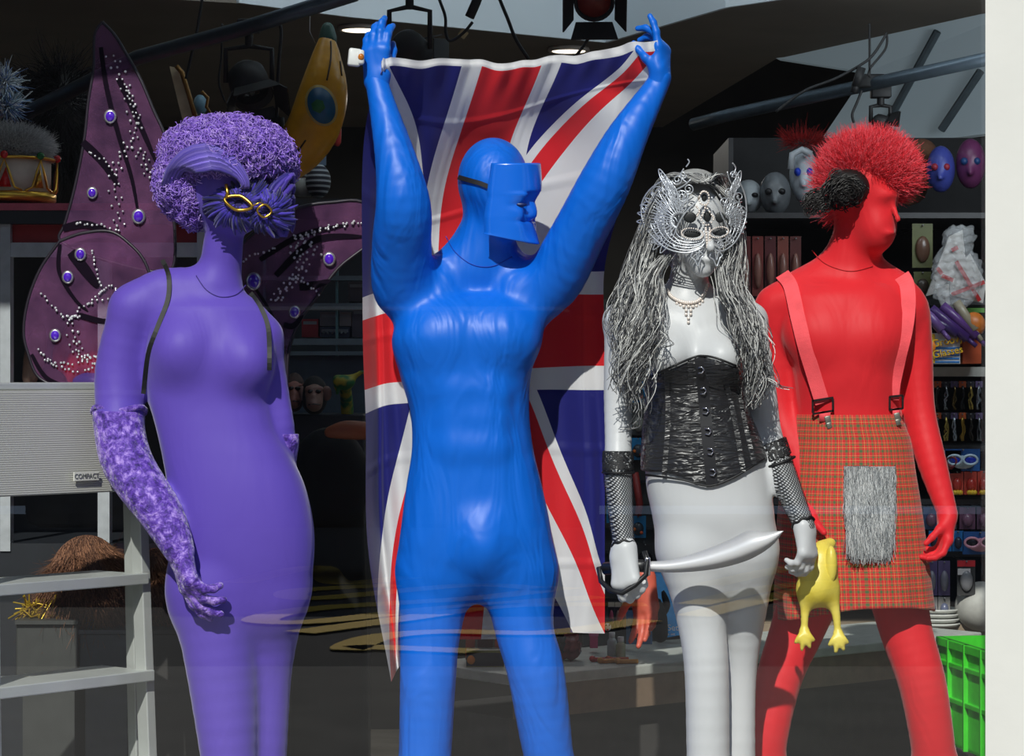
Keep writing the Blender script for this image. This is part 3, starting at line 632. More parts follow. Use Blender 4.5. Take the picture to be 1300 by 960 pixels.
mchr = simple('chrome', C(230, 226, 232), .15, 1, var=0)
for x, y in ((889, 470), (892, 496.5), (895, 522), (898, 548), (901, 573.5), (904, 600)):
    p = Tor.front(x, y, .012); MB().tube([p+np.array([-.004, 0, .005]), p+np.array([.003, -.002, .0055]), p+np.array([.007, -.002, 0]), p+np.array([.003, -.002, -.0055]), p+np.array([-.004, 0, -.005])], .0016, 8).build('clasp', mchr, cor)
# ---- fishnet gloves with lace tops
fn = G('fishnet'); tc = fn.xyz(); sx = fn.node('ShaderNodeSeparateXYZ'); fn.l.new(tc, sx.inputs[0])
hx = fn.mt('ADD', fn.mt('MULTIPLY', sx.outputs[0], 1.0), fn.mt('MULTIPLY', sx.outputs[1], .6)); kf = 900
s1 = fn.mt('ABSOLUTE', fn.mt('SINE', fn.mt('MULTIPLY', fn.mt('ADD', hx, sx.outputs[2]), kf*.55))); s2 = fn.mt('ABSOLUTE', fn.mt('SINE', fn.mt('MULTIPLY', fn.mt('SUBTRACT', hx, sx.outputs[2]), kf*.55)))
fn.pr(color=C(16, 16, 18), rough=.6, alpha=fn.mt('LESS_THAN', fn.mt('MINIMUM', s1, s2), .42)); fn = fn.m
lace = G('black_lace'); n_ = lace.noise(120, 2, lace.xyz(), .6, dist=2.0); lace.pr(color=C(24, 24, 26), rough=.7, alpha=lace.mt('GREATER_THAN', n_, .44)); lace = lace.m
for pts, rs, y0, y1, H, W in (([(785, 560, .0), (785, 610, -.03), (792, 697, -.10)], [17, 17, 12], 573, 600, HSl, WSl), ([(974, 548, .02), (988, 590, -.01), (1021, 668, -.07)], [18, 18, 12], 563, 588, HSr, WSr)):
    b_ = Body(-.12); b_.chain(pts, rs, .02); sgn = 0 if pts[0][0] < 900 else -.35
    zt = lambda yy, b_=b_: P(0, yy, -.16)[2]
    x0 = P(pts[0][0], 0, -.12)[0]
    V, F = b_.mesh(.004, cut=lambda X, Y, Z: Z-(zt(y1)-sgn*(X-x0)), offset=.0022)
    gm = mk('fishnet_glove', V, F, fn, rS, label='black fishnet glove with a lace top')
    V, F = b_.mesh(.004, cut=lambda X, Y, Z: np.maximum(Z-(zt(y0)-sgn*(X-x0)), (zt(y1)-sgn*(X-x0))-Z), offset=.004); mk('lace_cuff', V, F, lace, gm)
    wv = unit(P(*pts[2])-P(*pts[1])); c0 = b_.pt(pts[2]); a_ = unit(np.cross(wv, (0, 1, 0))); b2 = np.cross(wv, a_); rr = rs[2]/666+.0035
    c0 = c0-wv*.006
    MB().tube([c0+rr*(math.cos(t)*a_+math.sin(t)*b2)+wv*.002*math.sin(7*t) for t in np.linspace(0, 2*math.pi, 40)], .0028, 6, False).build('lace_edge', mtrim, gm)
    k = b_.pt(pts[1]); t0 = np.linspace(0, 2*math.pi, 40); rr = rs[1]/666+.004; zc = zt(y1); 
    cx = k+np.array([0, 0, zc-k[2]])*1.0
    MB().tube([cx+rr*np.array([math.cos(t), math.sin(t), -sgn*math.cos(t)]) for t in t0], .0026, 6, False).build('lace_edge', mtrim, gm)
# ---- necklace
mdia = simple('rhinestone', C(244, 232, 222), .2, .1, var=.05, spec=1)
nk = MB()
arc = cr([(847, 368), (852, 376), (862, 382), (874, 384.5), (886, 382), (894, 373), (898, 362)], 30)
for i, (x, y) in enumerate(arc):
    p = Sv.front(x, y, .004); nk.ball(p, .0034, 8, 6)
    if 6 < i < 24 and i % 2 == 0: nk.ball(P(x+1, y+5, p[1]-.001), .0030, 8, 6)
for k, (dx, w_n) in enumerate(((0, 3), (0, 2), (0, 2), (0, 1), (0, 1))):
    for j in range(w_n): x = 874+(j-(w_n-1)/2)*6; nk.ball(Sv.front(x, 389+k*5, .004), .0030, 8, 6)
nk.build('necklace', mdia, rS, label='rhinestone necklace with a short drop')
# ---- silver wig
def locks(paths, n_each, spread, amp, freq, name, parent, cols, n=46, th=.00085, seed_y=0.012, sides=3):
    out = []; cc = []
    for path in paths:
        w0 = cr(np.array([P(q[0], q[1], q[2]-.12) for q in path]), n)
        t = np.linspace(0, 1, n)
        for _ in range(n_each):
            o = rng.normal(size=3)*np.array([spread, seed_y, spread*.4]); ph = rng.uniform(0, 6.28); fr_ = freq*rng.uniform(.7, 1.3); am = amp*rng.uniform(.5, 1.5)
            grow = t**1.2; wob = rng.normal(size=2)*.006
            x = am*grow*np.sin(fr_*6.28*t+ph)+wob[0]*np.sin(t*3); y = am*grow*np.cos(fr_*6.28*t+ph)+wob[1]*np.sin(t*3)
            end = int(n*rng.uniform(.72, 1)); q = w0+np.stack([x, y, np.zeros(n)], 1)+o*(.5+.8*t)[:, None]
            q = cr(q[:end], n); out.append(q); cc.append(cols[rng.integers(0, len(cols))])
    out = np.array(out); V, F = tubes(out, th, sides); return mk(name, V, F, mhair, parent, col=hair_cols(np.array(cc), len(out), n, sides, .3), kind='stuff')
capb = Body(-.12); capb.ell((882, 272, .02), (47, .10, 58), .02); capb.ell((876, 310, .05), (36, .06, 40), .02)
V, F = capb.mesh(.006, cut=lambda X, Y, Z: -np.maximum(Z-P(0, 255, -.2)[2], Y+.12-.0))
gw = mk('wig', V, F, simple('grey_wig_cap', C(150, 150, 148), .8), rS, label='long wavy grey wig')
gcol = [C(110, 110, 112), C(150, 150, 150), C(184, 184, 182), C(208, 208, 204), C(74, 74, 76), C(232, 232, 228)]
left = [[(870, 232, -.06), (838, 252, -.06), (822, 300, -.04), (815, 340, -.05), (822, 400, -.10), (812, 450, -.12), (800, 500, -.12)],
        [(880, 228, -.07), (845, 245, -.07), (826, 290, -.05), (808, 350, -.05), (800, 400, -.09), (792, 440, -.10), (800, 490, -.11)],
        [(865, 235, -.05), (832, 262, -.04), (816, 310, -.02), (800, 355, -.02), (788, 395, -.06), (790, 430, -.09), (806, 470, -.11)],
        [(848, 325, -.05), (832, 345, -.07), (826, 380, -.11), (824, 420, -.13), (810, 470, -.12), (806, 525, -.10)],
        [(845, 325, -.07), (828, 350, -.09), (822, 390, -.12), (812, 430, -.13), (796, 470, -.11), (792, 500, -.10)]]
right = [[(900, 230, -.06), (926, 262, -.06), (932, 310, -.05), (925, 350, -.09), (940, 400, -.12), (955, 450, -.12), (962, 510, -.10)],
         [(897, 228, -.06), (924, 255, -.05), (930, 310, -.05), (924, 350, -.09), (938, 395, -.12), (950, 440, -.13), (958, 500, -.11)],
         [(905, 235, -.03), (932, 275, -.02), (936, 330, -.03), (936, 370, -.07), (955, 410, -.10), (966, 455, -.11), (968, 500, -.09)],
         [(915, 340, -.09), (922, 370, -.12), (940, 400, -.13), (954, 440, -.14), (960, 480, -.12), (956, 520, -.11)]]
locks(left, 150, .008, .010, 3.6, 'locks', gw, gcol); locks(right, 150, .007, .010, 3.6, 'locks', gw, gcol)
top = [[(895+rng.uniform(-6, 6), 232, -.10), (885+a, 224-abs(a-5)*.1, -.06), (880+1.4*a, 226+abs(a)*.25, -.03), (878+1.9*a, 250+abs(a)*.5, .0), (876+1.9*a, 300, .0)] for a in np.linspace(-26, 26, 13)]
locks(top, 34, .006, .004, 3, 'locks', gw, gcol, n=24)
loose = [[(815, 440, -.12), (800, 455, -.13), (790, 470, -.12), (783, 505, -.11)], [(955, 470, -.12), (975, 480, -.13), (990, 490, -.13), (1005, 494, -.12)], [(812, 520, -.12), (806, 540, -.11), (790, 548, -.11)], [(840, 420, -.15), (848, 432, -.16), (838, 442, -.16)]]
locks(loose, 7, .004, .008, 2, 'stray_hairs', gw, gcol, n=24, th=.0008)
# ---- silver filigree mask
mfil = simple('filigree_metal', C(206, 210, 216), .32, .55, var=.1)
def wrap(px, py, lift=0):
    d = (px-884)/650; y = -.12-.112+.9*d*d/.075*.35-max(0, abs(d)-.05)*.25*-1+lift; return P(px, py, y)
fm = MB(); tb = lambda pts, r=.0013, n=26, cl=False: fm.tube([wrap(x, y) for x, y in cr(pts, n)], r, 5)
def lerp(a, b, t): return [(p[0]*(1-t)+q[0]*t, p[1]*(1-t)+q[1]*t) for p, q in zip(a, b)]
oL = [(896, 300), (893, 314), (872, 321), (848, 316), (828, 300), (816, 280), (815, 258), (826, 240), (844, 228), (858, 222), (871, 212)]
iL = [(893, 292), (892, 303), (878, 305), (864, 302), (858, 294), (861, 285), (866, 276), (872, 268), (878, 262), (884, 256), (888, 250)]
oR = [(900, 300), (905, 314), (916, 319), (930, 311), (940, 296), (947, 276), (947, 255), (943, 240), (937, 228), (932, 218), (930, 207)]
iR = [(903, 292), (905, 300), (912, 302), (920, 298), (924, 291), (921, 283), (917, 275), (914, 268), (911, 262), (907, 256), (903, 250)]
for a, b, n_ in ((iL, oL, 5), (iR, oR, 4)):
    for k in range(n_+1):
        t = k/n_; c = lerp(a, b, t); s0 = 0 if k % 2 == 0 else 1; s1 = len(c)-(k % 3); tb(c[s0:s1], .0017 if k in (0, n_) else .0012)
def spiral(cx, cy, r, a0, turns, sg=1, rr=.0012):
    tb([(cx+r*(1-.8*t)*math.cos(a0+sg*t*turns*6.28), cy+r*(1-.8*t)*math.sin(a0+sg*t*turns*6.28)) for t in np.linspace(0, 1, 14)], rr, 30)
for cx, cy, r, a0, sg in ((822, 262, 9, 0, 1), (834, 244, 9, 1, -1), (848, 235, 8, 2, 1), (860, 228, 7, 3, -1), (824, 290, 8, .5, -1), (836, 304, 7, 1, 1), (842, 262, 9, 2, 1), (852, 282, 8, 0, -1), (866, 250, 9, 3, 1), (858, 310, 6, 1, -1), (867, 222, 5, 0, 1), (829, 306, 5, 2, 1), (838, 278, 8, 1, 1), (874, 240, 7, 2, -1),
                          (940, 268, 7, 0, -1), (938, 250, 7, 1, 1), (934, 234, 6, 2, -1), (932, 222, 5, 3, 1), (938, 290, 6, 0, 1), (926, 304, 6, 1, -1), (928, 272, 7, 2, 1), (920, 256, 7, 0, 1), (914, 310, 5, 2, -1), (926, 244, 6, 1, 1)):
    spiral(cx, cy, r, a0, 1.6, sg)
def drop(cx, cy, a, L_, w_):
    ca, sa = math.cos(a), math.sin(a); tb([(cx+ca*u-sa*v, cy-(sa*u+ca*v)) for u, v in ((0, 0), (L_*.35, w_), (L_*.75, w_*.9), (L_, 0), (L_*.75, -w_*.9), (L_*.35, -w_), (0, 0))], .0012, 22); tb([(cx+ca*L_*.3, cy-sa*L_*.3), (cx+ca*L_*.8-sa*w_*.3, cy-sa*L_*.8)], .001, 6)
for k in range(15): a = math.radians(78+k*11.5); drop(864+10*math.cos(a), 280-14*math.sin(a)*.6, a, 34+12*abs(math.cos(a)) if k > 1 else 30, 3.4)
for k in range(9): a = math.radians(80-k*14); drop(920+6*math.cos(a), 280-12*math.sin(a)*.6, a, 22, 3)
for k in range(6): drop(858-2*k, 262-8*k*.6, math.radians(96+4*k), 26, 3)
for k in range(4): drop(928+2*k, 258-6*k, math.radians(84-3*k), 24, 2.6)
for x0, x1 in ((884, 889), (908, 912)):        # lace drops under the mask
    tb([(x0-3, 318), (x0-7, 326), (x0-2, 330), (x0+2, 338), (x0+6, 328), (x0+9, 324), (x0+3, 318)], .0015); tb([(x0, 320), (x0+2, 330), (x0+4, 320)], .0012)
for lst in ([(815, 283), (811, 292), (819, 296), (823, 291)], [(871, 212), (875, 206), (873, 202)], [(868, 214), (864, 224), (872, 232)], [(930, 207), (934, 214), (929, 225)]): tb(lst, .0014, 16)
fmask = fm.build('mask', mfil, rS, label='silver filigree lace mask with tall side wings')
# jewelled centre
rs_ = MB()
def stones(pts, n, r=.0021):
    for x, y in cr(pts, n): rs_.ball(wrap(x, y, -.004), r, 6, 5)
stones([(887, 252), (890, 245), (894, 243), (899, 246), (900, 254), (897, 260), (890, 259), (887, 252)], 18)
stones([(896, 262), (903, 272), (906, 278), (898, 286), (890, 279), (893, 270), (896, 262)], 18); stones([(884, 262), (888, 268), (885, 274)], 6)
stones([(896, 290), (897, 302), (898, 314)], 9, .0026); stones([(901, 290), (901, 302), (902, 314)], 9, .0022)
for c0, rx, ry, tl in (((879, 297), 14, 7, .12), ((913, 295), 12, 6.5, -.2)): stones([(c0[0]+rx*math.cos(t)*math.cos(tl)-ry*math.sin(t)*math.sin(tl), c0[1]+rx*math.cos(t)*math.sin(tl)+ry*math.sin(t)*math.cos(tl)) for t in np.linspace(0, 6.28, 12)], 30, .0016)
rs_.build('rhinestones', mdia, fmask, kind='stuff')
bk = MB()
for c0, rx, ry in (((879, 297), 11, 5), ((913, 295), 9, 4.5), ((876, 276), 8, 7), ((914, 276), 6, 7), ((898, 275), 5, 7), ((894, 251), 3.5, 5)): bk.ball(wrap(c0[0], c0[1], .004), (rx/666, .0015, ry/666), 16, 6)
bk.build('dark_lining', simple('mask_black', C(16, 20, 22), .5), fmask)
# ---- red: plush crest wig with black side curls
crest = Body(.15); crest.ell((1104, 212, .0), (56, .075, 36), .02); crest.ell((1082, 236, .03), (34, .075, 42), .02); crest.ell((1128, 222, .0), (34, .06, 30), .02)
V, F = crest.mesh(.006); rw = mk('wig', V, F, simple('red_plush', C(215, 28, 40), .9), rR, label='spiky red plush wig')
def fur(specs, name, parent, cols, Lr, dirf, th=.0009, n=6, mat=None, taper=True, **k):
    Ps, Ds = [], []
    for c, r, m_ in specs:
        q = rng.normal(size=(m_, 3)); q /= np.linalg.norm(q, axis=1)[:, None]; rr = np.array([r[0]/631, r[1], r[2]/631]); Ps.append(P(*c)+q*rr); Ds.append(q)
    Pq, Nq = np.vstack(Ps), np.vstack(Ds); D = dirf(Pq, Nq); D = D/np.linalg.norm(D, axis=1)[:, None]; m_ = len(Pq)
    L_ = rng.uniform(*Lr, (m_, 1, 1)); t = np.linspace(0, 1, n)[None, :, None]; bend = rng.normal(size=(m_, 1, 3))*.28
    pts = Pq[:, None, :]+D[:, None, :]*t*L_+bend*(t**2)*L_
    V, F = tubes(pts, np.broadcast_to(th*(1-.75*np.linspace(0, 1, n))[None, :], (m_, n)), 3); cc = np.array(cols)[rng.integers(0, len(cols), m_)]
    return mk(name, V, F, mat or mhairs, parent, col=hair_cols(cc, m_, n, 3, .2), kind='stuff', **k)
cc0 = P(1096, 262, .15)
fur([((1102, 212, .15), (48, .085, 36), 14000), ((1074, 234, .18), (32, .08, 46), 6000), ((1128, 222, .14), (28, .075, 32), 7000)], 'spikes', rw, [C(250, 76, 88), C(255, 104, 116), C(240, 56, 70)], (.010, .030), lambda p, q: q*.6+(p-cc0)/np.linalg.norm(p-cc0, axis=1)[:, None]*.9+np.array([.12, 0, .25]), .00085)
bs = Body(.15)
locks_ = []
bl = Body(.15); bl.ell((1078, 238, -.075), (27, .035, 23), .02); V, F = bl.mesh(.005); bc = mk('side_curls', V, F, simple('black_hair', C(16, 14, 14), .5), rw, label='black curls at the side of the wig')
out = []
for i in range(420):
    a = rng.uniform(0, 6.28); r = rng.uniform(.2, 1); x, y = 1078+27*r*math.cos(a), 238+22*r*math.sin(a); tail = rng.uniform() < .3
    if tail: x, y = rng.uniform(1032, 1056), rng.uniform(244, 264)
    p = P(x, y, .15-.105*math.sqrt(max(0, 1-r*r*.8))-.01 if not tail else .07); th0 = rng.uniform(0, 6.28); R_ = rng.uniform(.006, .014)
    out.append([p+R_*np.array([math.cos(th0+t*4.2), .3*math.sin(t*5), math.sin(th0+t*4.2)])+np.array([-.012, 0, -.008])*t for t in np.linspace(0, 1, 12)])
V, F = tubes(np.array(out), .0013, 3); mk('curls', V, F, mhair, bc, col=hair_cols(np.array([C(24, 20, 20)]*len(out)), len(out), 12, 3, .6), kind='stuff')
# ---- kilt with UV tartan
tn = G('red_tartan'); uvn = tn.node('ShaderNodeUVMap'); uvn.uv_map = 'uv'; sx = tn.node('ShaderNodeSeparateXYZ'); tn.l.new(uvn.outputs[0], sx.inputs[0])
per = .0250                                             # the sett in metres
def band(v, c, w):                                      # 1 inside a stripe centred at c (0..1 of the sett)
    f = tn.mt('FRACT', tn.mt('DIVIDE', v, per)); return tn.mt('LESS_THAN', tn.mt('ABSOLUTE', tn.mt('SUBTRACT', f, c)), w)
u_, v_ = sx.outputs[0], sx.outputs[1]
def comb(v):
    a = tn.mix(band(v, .22, .10), C(206, 28, 36), C(74, 104, 62)); a = tn.mix(band(v, .50, .022), a, C(226, 170, 90)); a = tn.mix(band(v, .74, .06), a, C(96, 110, 66)); return tn.mix(band(v, .88, .02), a, C(226, 150, 100))
cu, cv_ = comb(u_), comb(v_)
tw = tn.mt('GREATER_THAN', tn.mt('SINE', tn.mt('MULTIPLY', tn.mt('ADD', u_, v_), 3200)), 0); tn.pr(color=tn.mix(tn.mt('ADD', .3, tn.mt('MULTIPLY', tw, .4)), cu, cv_), rough=.8, sheen=.15)
n_ = tn.noise(9, 3); tn.bump(n_, .35, .01)
ks = cr(np.array([(526, 1008, 1143, .100), (545, 1005, 1149, .103), (561, 1003, 1155, .105), (600, 997, 1161, .115), (642, 990, 1168, .125), (700, 987, 1176, .13), (740, 986, 1181, .135), (771, 985, 1185, .137)], float), 40)
Vk = []; UV = []; nt = 121
for py, xl, xr, dp in ks:
    q1, q2 = P(xl, py, .15), P(xr, py, .15); cx, rx = (q1[0]+q2[0])/2, (q2[0]-q1[0])/2; g_ = (py-526)/250; sag = (8 if py > 700 else 0)*(py-700)/71
    for i in range(nt):
        t = 2*math.pi*i/(nt-1); pl = 1+.012*g_*math.sin(9*t)+.008*g_*math.sin(17*t+1)
        c_, s_ = math.cos(t), math.sin(t); e = 2/2.4
        x = cx+rx*pl*math.copysign(abs(c_)**e, c_); y = .15+dp*pl*math.copysign(abs(s_)**e, s_); z = P(0, py, .15)[2]-(0.010*g_*math.sin(t*2+1))-(.012*g_ if c_ < 0 else 0)*abs(c_)
        Vk.append((x, y, z)); UV.append(((t-1.5*math.pi)*.155*(1+.18*g_), z))
idx = np.arange(40*nt).reshape(40, nt); Fk = np.stack([idx[:-1, :-1], idx[1:, :-1], idx[1:, 1:], idx[:-1, 1:]], -1).reshape(-1, 4)
kilt = mk('kilt', Vk, Fk, tn.m, rR, uv=UV, solid=.003, label='red tartan kilt')
def kf(px, py, lift=.006):
    """front of the kilt at a pixel"""
    j = np.argmin(np.abs(ks[:, 0]-py)); xl, xr, dp = ks[j, 1:]; t = np.clip((px-(xl+xr)/2)/((xr-xl)/2), -1, 1); return P(px, py, .15-dp*(max(0, 1-abs(t)**2.4))**(1/2.4)-lift)
# sporran
sp = MB(); a, b, c_, d_ = kf(1071, 592, .004), kf(1136, 590, .004), kf(1130, 690, .004), kf(1080, 690, .004)
sp.prism([a, b, c_, d_], (0, -.008, 0)); spo = sp.build('sporran', simple('sporran_back', C(70, 72, 74), .9), kilt, label='long grey faux fur sporran')
m_ = 13000; u1 = rng.uniform(0, 1, m_); v1 = rng.uniform(0, .82, m_)**1.2; pts = []
for i in range(m_):
    x = 1072+(64-10*v1[i])*u1[i]+5*v1[i]; y = 592+100*v1[i]; p = kf(x, y, .012+rng.uniform(0, .006)); L_ = rng.uniform(.03, .075); k = rng.normal()*.07+(u1[i]-.5)*-.12
    pts.append([p+np.array([k*L_*t+.002*math.sin(6*t+i), -.004*math.sin(2*t), -L_*t]) for t in np.linspace(0, 1, 7)])
V, F = tubes(np.array(pts), .0006, 3); mk('fur', V, F, mhairs, spo, col=hair_cols(np.array([C(150, 154, 156), C(186, 190, 192), C(120, 124, 128), C(214, 216, 216)])[rng.integers(0, 4, m_)], m_, 7, 3, .15), kind='stuff')
# ---- braces
mbr = simple('salmon_webbing', C(246, 84, 92), .75, bump=.2, bs=400)
RT = Body(.15); RT.pr = [p for p in Rd.pr if not (p[0] == 'k' and abs(p[1][0][0]-P(1032, 745, .15)[0]) < .01)]
for path, wd in (([(990, 346), (1003, 362), (1012, 400), (1022, 440), (1034, 480), (1044, 512)], .030), ([(1142, 347), (1151, 362), (1153, 390), (1150, 420), (1143, 455), (1138, 485), (1137, 508)], None)):
    n_ = 40; c = cr(path, n_); pts = np.array([RT.front(x, y, .004) for x, y in c]); pts[:, 1] = np.convolve(np.pad(pts[:, 1], 3, 'edge'), np.ones(7)/7, 'valid')
    pts = pts+np.array([0, -.002, 0]); pts = pts[2:]
    wd_ = .029 if wd else np.interp(np.linspace(0, 1, n_-2), [0, .5, 1], [.032, .026, .012]); br = ribbon('brace', pts, wd_, mbr, rR, .002, label='salmon pink braces strap')
    e = pts[-1]; w2 = .020 if wd else .013; ff = lambda x, y, z=0: e+np.array([x, -.005+z, y])
    tl2 = .16 if wd else .1
    MB().box(ff(0, .008), (w2*2.1, .004, .004), 0, -tl2).box(ff(0, -.018), (w2*2.1, .004, .004), 0, -tl2).box(ff(-w2, -.006), (.004, .004, .026)).box(ff(w2, -.004), (.004, .004, .026)).build('buckle', simple('black_buckle', C(28, 20, 22), .35), br, smooth=False)
    MB().box(ff(.004 if wd else 0, -.026), (w2*1.1, .004, .02)).build('strap_end', mbr, br)
    MB().box(ff(.010 if wd else .002, -.034, -.002), (.012, .006, .018), 0, -.25).box(ff(.012 if wd else .003, -.044, -.003), (.010, .007, .012), 0, -.25).build('clip', simple('clip_steel', C(150, 150, 140), .35, .8), br, bevel=.001)
# ================================================================ FLAG
fg = G('flag_cloth'); uvn = fg.node('ShaderNodeUVMap'); uvn.uv_map = 'uv'; sx = fg.node('ShaderNodeSeparateXYZ'); fg.l.new(uvn.outputs[0], sx.inputs[0])
M = fg.mt; X_ = M('MULTIPLY', M('SUBTRACT', sx.outputs[1], .5), 60.); Y_ = M('MULTIPLY', M('SUBTRACT', sx.outputs[0], .5), 30.)
ax_, ay_ = M('ABSOLUTE', X_), M('ABSOLUTE', Y_)
d1 = M('MULTIPLY', M('SUBTRACT', Y_, M('MULTIPLY', X_, .5)), .894); d2 = M('MULTIPLY', M('ADD', Y_, M('MULTIPLY', X_, .5)), .894)
sgn = M('SIGN', X_); lt = lambda a, b: M('LESS_THAN', a, b)
wh = M('MAXIMUM', lt(M('ABSOLUTE', d1), 3.), lt(M('ABSOLUTE', d2), 3.))
r1 = M('SUBTRACT', M('MULTIPLY', d1, sgn), 1.); r2 = M('SUBTRACT', M('MULTIPLY', d2, sgn), 1.)
rd = M('MAXIMUM', lt(M('ABSOLUTE', r1), 1.), lt(M('ABSOLUTE', r2), 1.))
wc = M('MAXIMUM', lt(ax_, 5.), lt(ay_, 5.)); rc = M('MAXIMUM', lt(ax_, 3.), lt(ay_, 3.))
WH, RD_, BL = C(232, 232, 234), C(228, 34, 44), C(28, 30, 118)
c = fg.mix(wh, BL, WH); c = fg.mix(rd, c, RD_); c = fg.mix(wc, c, WH); c = fg.mix(rc, c, RD_)
c = fg.mix(M('LESS_THAN', sx.outputs[1], 0.0), c, WH)
fg.pr(color=c, rough=.62, sheen=.2, spec=.3); trl = fg.node('ShaderNodeBsdfTranslucent'); fg.l.new(c, trl.inputs[0]); mx = fg.node('ShaderNodeMixShader'); mx.inputs[0].default_value = .22
fg.l.new(fg.b.outputs[0], mx.inputs[1]); fg.l.new(trl.outputs[0], mx.inputs[2]); fg.l.new(mx.outputs[0], fg.out.inputs[0])
uk = [0, .11, .333, .5, .667, .89, 1]
vk = [-.016, 0, .222, .417, .5, .583, .78, 1]
tab = [[(484, 78, -.13), (493, 74, -.12), (586, 76, -.02), (650, 78, 0), (713, 71, -.02), (802, 56, -.09), (835, 50, -.115)],
       [(484, 90, -.13), (494, 85, -.12), (586, 85, -.02), (650, 87, .0), (713, 81, -.02), (805, 68, -.09), (835, 63, -.115)],
       [(461, 185, .03), (500, 215, .08), (541, 243, .11), (604, 228, .15), (668, 198, .12), (785, 165, .0), (822, 165, -.03)],
       [(460, 378, .10), (482, 370, .15), (530, 362, .15), (595, 350, .16), (665, 342, .15), (745, 345, .10), (767, 345, .09)],
       [(461, 450, .10), (484, 445, .15), (525, 440, .14), (590, 430, .15), (670, 425, .14), (745, 418, .12), (767, 418, .11)],
       [(464, 525, .10), (485, 516, .15), (530, 510, .14), (590, 500, .14), (670, 495, .14), (745, 495, .12), (768, 495, .11)],
       [(467, 690, .10), (486, 672, .15), (530, 660, .14), (590, 655, .14), (650, 655, .14), (745, 655, .12), (768, 655, .11)],
       [(497, 865, .10), (505, 850, .14), (530, 824, .13), (585, 812, .14), (630, 812, .14), (728, 803, .13), (768, 805, .12)]]
T3 = np.array([[P(*q) for q in row] for row in tab]); nu_, nv_ = 121, 221
uu, vv = np.linspace(0, 1, nu_), np.linspace(-.016, 1, nv_)
def interp_cr(knots, arr, t):       # monotone enough cubic over non-uniform knots (axis 0)
    k = np.array(knots); i = np.clip(np.searchsorted(k, t, 'right')-1, 0, len(k)-2); h = (k[i+1]-k[i])[:, None, None]; s_ = ((t-k[i])/(k[i+1]-k[i]))[:, None, None]
    m = np.gradient(arr, k, axis=0); m[0] = (arr[1]-arr[0])/(k[1]-k[0]); m[-1] = (arr[-1]-arr[-2])/(k[-1]-k[-2])
    if len(k) == 8: m[0] = m[1] = (arr[1]-arr[0])/(k[1]-k[0])*.0+(arr[2]-arr[1])/(k[2]-k[1])
    return (2*s_**3-3*s_**2+1)*arr[i]+(s_**3-2*s_**2+s_)*h*m[i]+(-2*s_**3+3*s_**2)*arr[i+1]+(s_**3-s_**2)*h*m[i+1]
a_ = interp_cr(vk, T3, vv); b_ = interp_cr(uk, a_.transpose(1, 0, 2), uu).transpose(1, 0, 2)
Ug, Vg = np.meshgrid(uu, vv)
fold = .010*np.sin(Ug*34+1.5*np.sin(Vg*5))*np.clip(Vg*2, 0, 1)*(1-.6*np.exp(-((Vg-.5)/.12)**2))+.018*np.exp(-((Ug-.07-.03*Vg)/.03)**2)*np.clip(Vg*3, 0, 1)
fold += .012*np.sin((Ug-Vg*.9)*26)*np.exp(-((Vg-.15)/.14)**2)*np.clip(Vg*8, 0, 1)
crease = -.0022*(np.abs(((Vg*5.2) % 1)-.5) < .03)-.0018*(np.abs(((Ug*4) % 1)-.5) < .03)
b_[..., 1] += fold+crease+.004*np.sin(Ug*90)*np.exp(-((Vg)/.05)**2)
b_[..., 2] += (.003*np.sin(Ug*23)+.002*np.sin(Ug*51))*np.exp(-((Vg)/.04)**2)
idx = np.arange(nu_*nv_).reshape(nv_, nu_); Fq = np.stack([idx[:-1, :-1], idx[1:, :-1], idx[1:, 1:], idx[:-1, 1:]], -1).reshape(-1, 4)
flag = mk('flag', b_.reshape(-1, 3), Fq, fg.m, None, uv=np.stack([Ug.ravel(), Vg.ravel()], 1), label='large red white and blue flag held up behind the blue mannequin', cat='flag')
# ================================================================ WINGS
wm = G('wing_gauze'); n_ = wm.noise(14, 3, wm.xyz(), .6); wc_ = wm.ramp(n_, [(.3, C(104, 58, 112)), (.7, C(176, 108, 168))])
tn_ = wm.node('ShaderNodeBsdfTransparent'); tn_.inputs[0].default_value = (.62, .46, .60, 1); tl = wm.node('ShaderNodeBsdfTranslucent'); wm.l.new(wc_, tl.inputs[0]); wm.pr(color=wc_, rough=.6, sheen=.4)
m1 = wm.node('ShaderNodeMixShader'); m1.inputs[0].default_value = .3; wm.l.new(wm.b.outputs[0], m1.inputs[1]); wm.l.new(tl.outputs[0], m1.inputs[2])
m2 = wm.node('ShaderNodeMixShader'); fine = wm.noise(900, 1, wm.xyz()); wm.l.new(wm.mt('ADD', .50, wm.mt('MULTIPLY', fine, .3)), m2.inputs[0]); wm.l.new(m1.outputs[0], m2.inputs[1]); wm.l.new(tn_.outputs[0], m2.inputs[2]); wm.l.new(m2.outputs[0], wm.out.inputs[0]); wm = wm.m
wroot = thing('fairy_wings', 'purple gauze fairy wings with silver dots and violet gems behind the purple mannequin', 'wings', P(270, 480, .17)*[1, 1, 0]+[0, 0, 1.25])
mrim = simple('wing_wire', C(40, 34, 44), .4); mvein = simple('wing_vein', C(22, 14, 26), 1, spec=.05); mseq = simple('sequin', C(232, 232, 236), .15, .5, var=0)
gemm = G('violet_gem'); gemm.pr(color=C(84, 30, 200), rough=.08, spec=1, coat=1); gemm = gemm.m
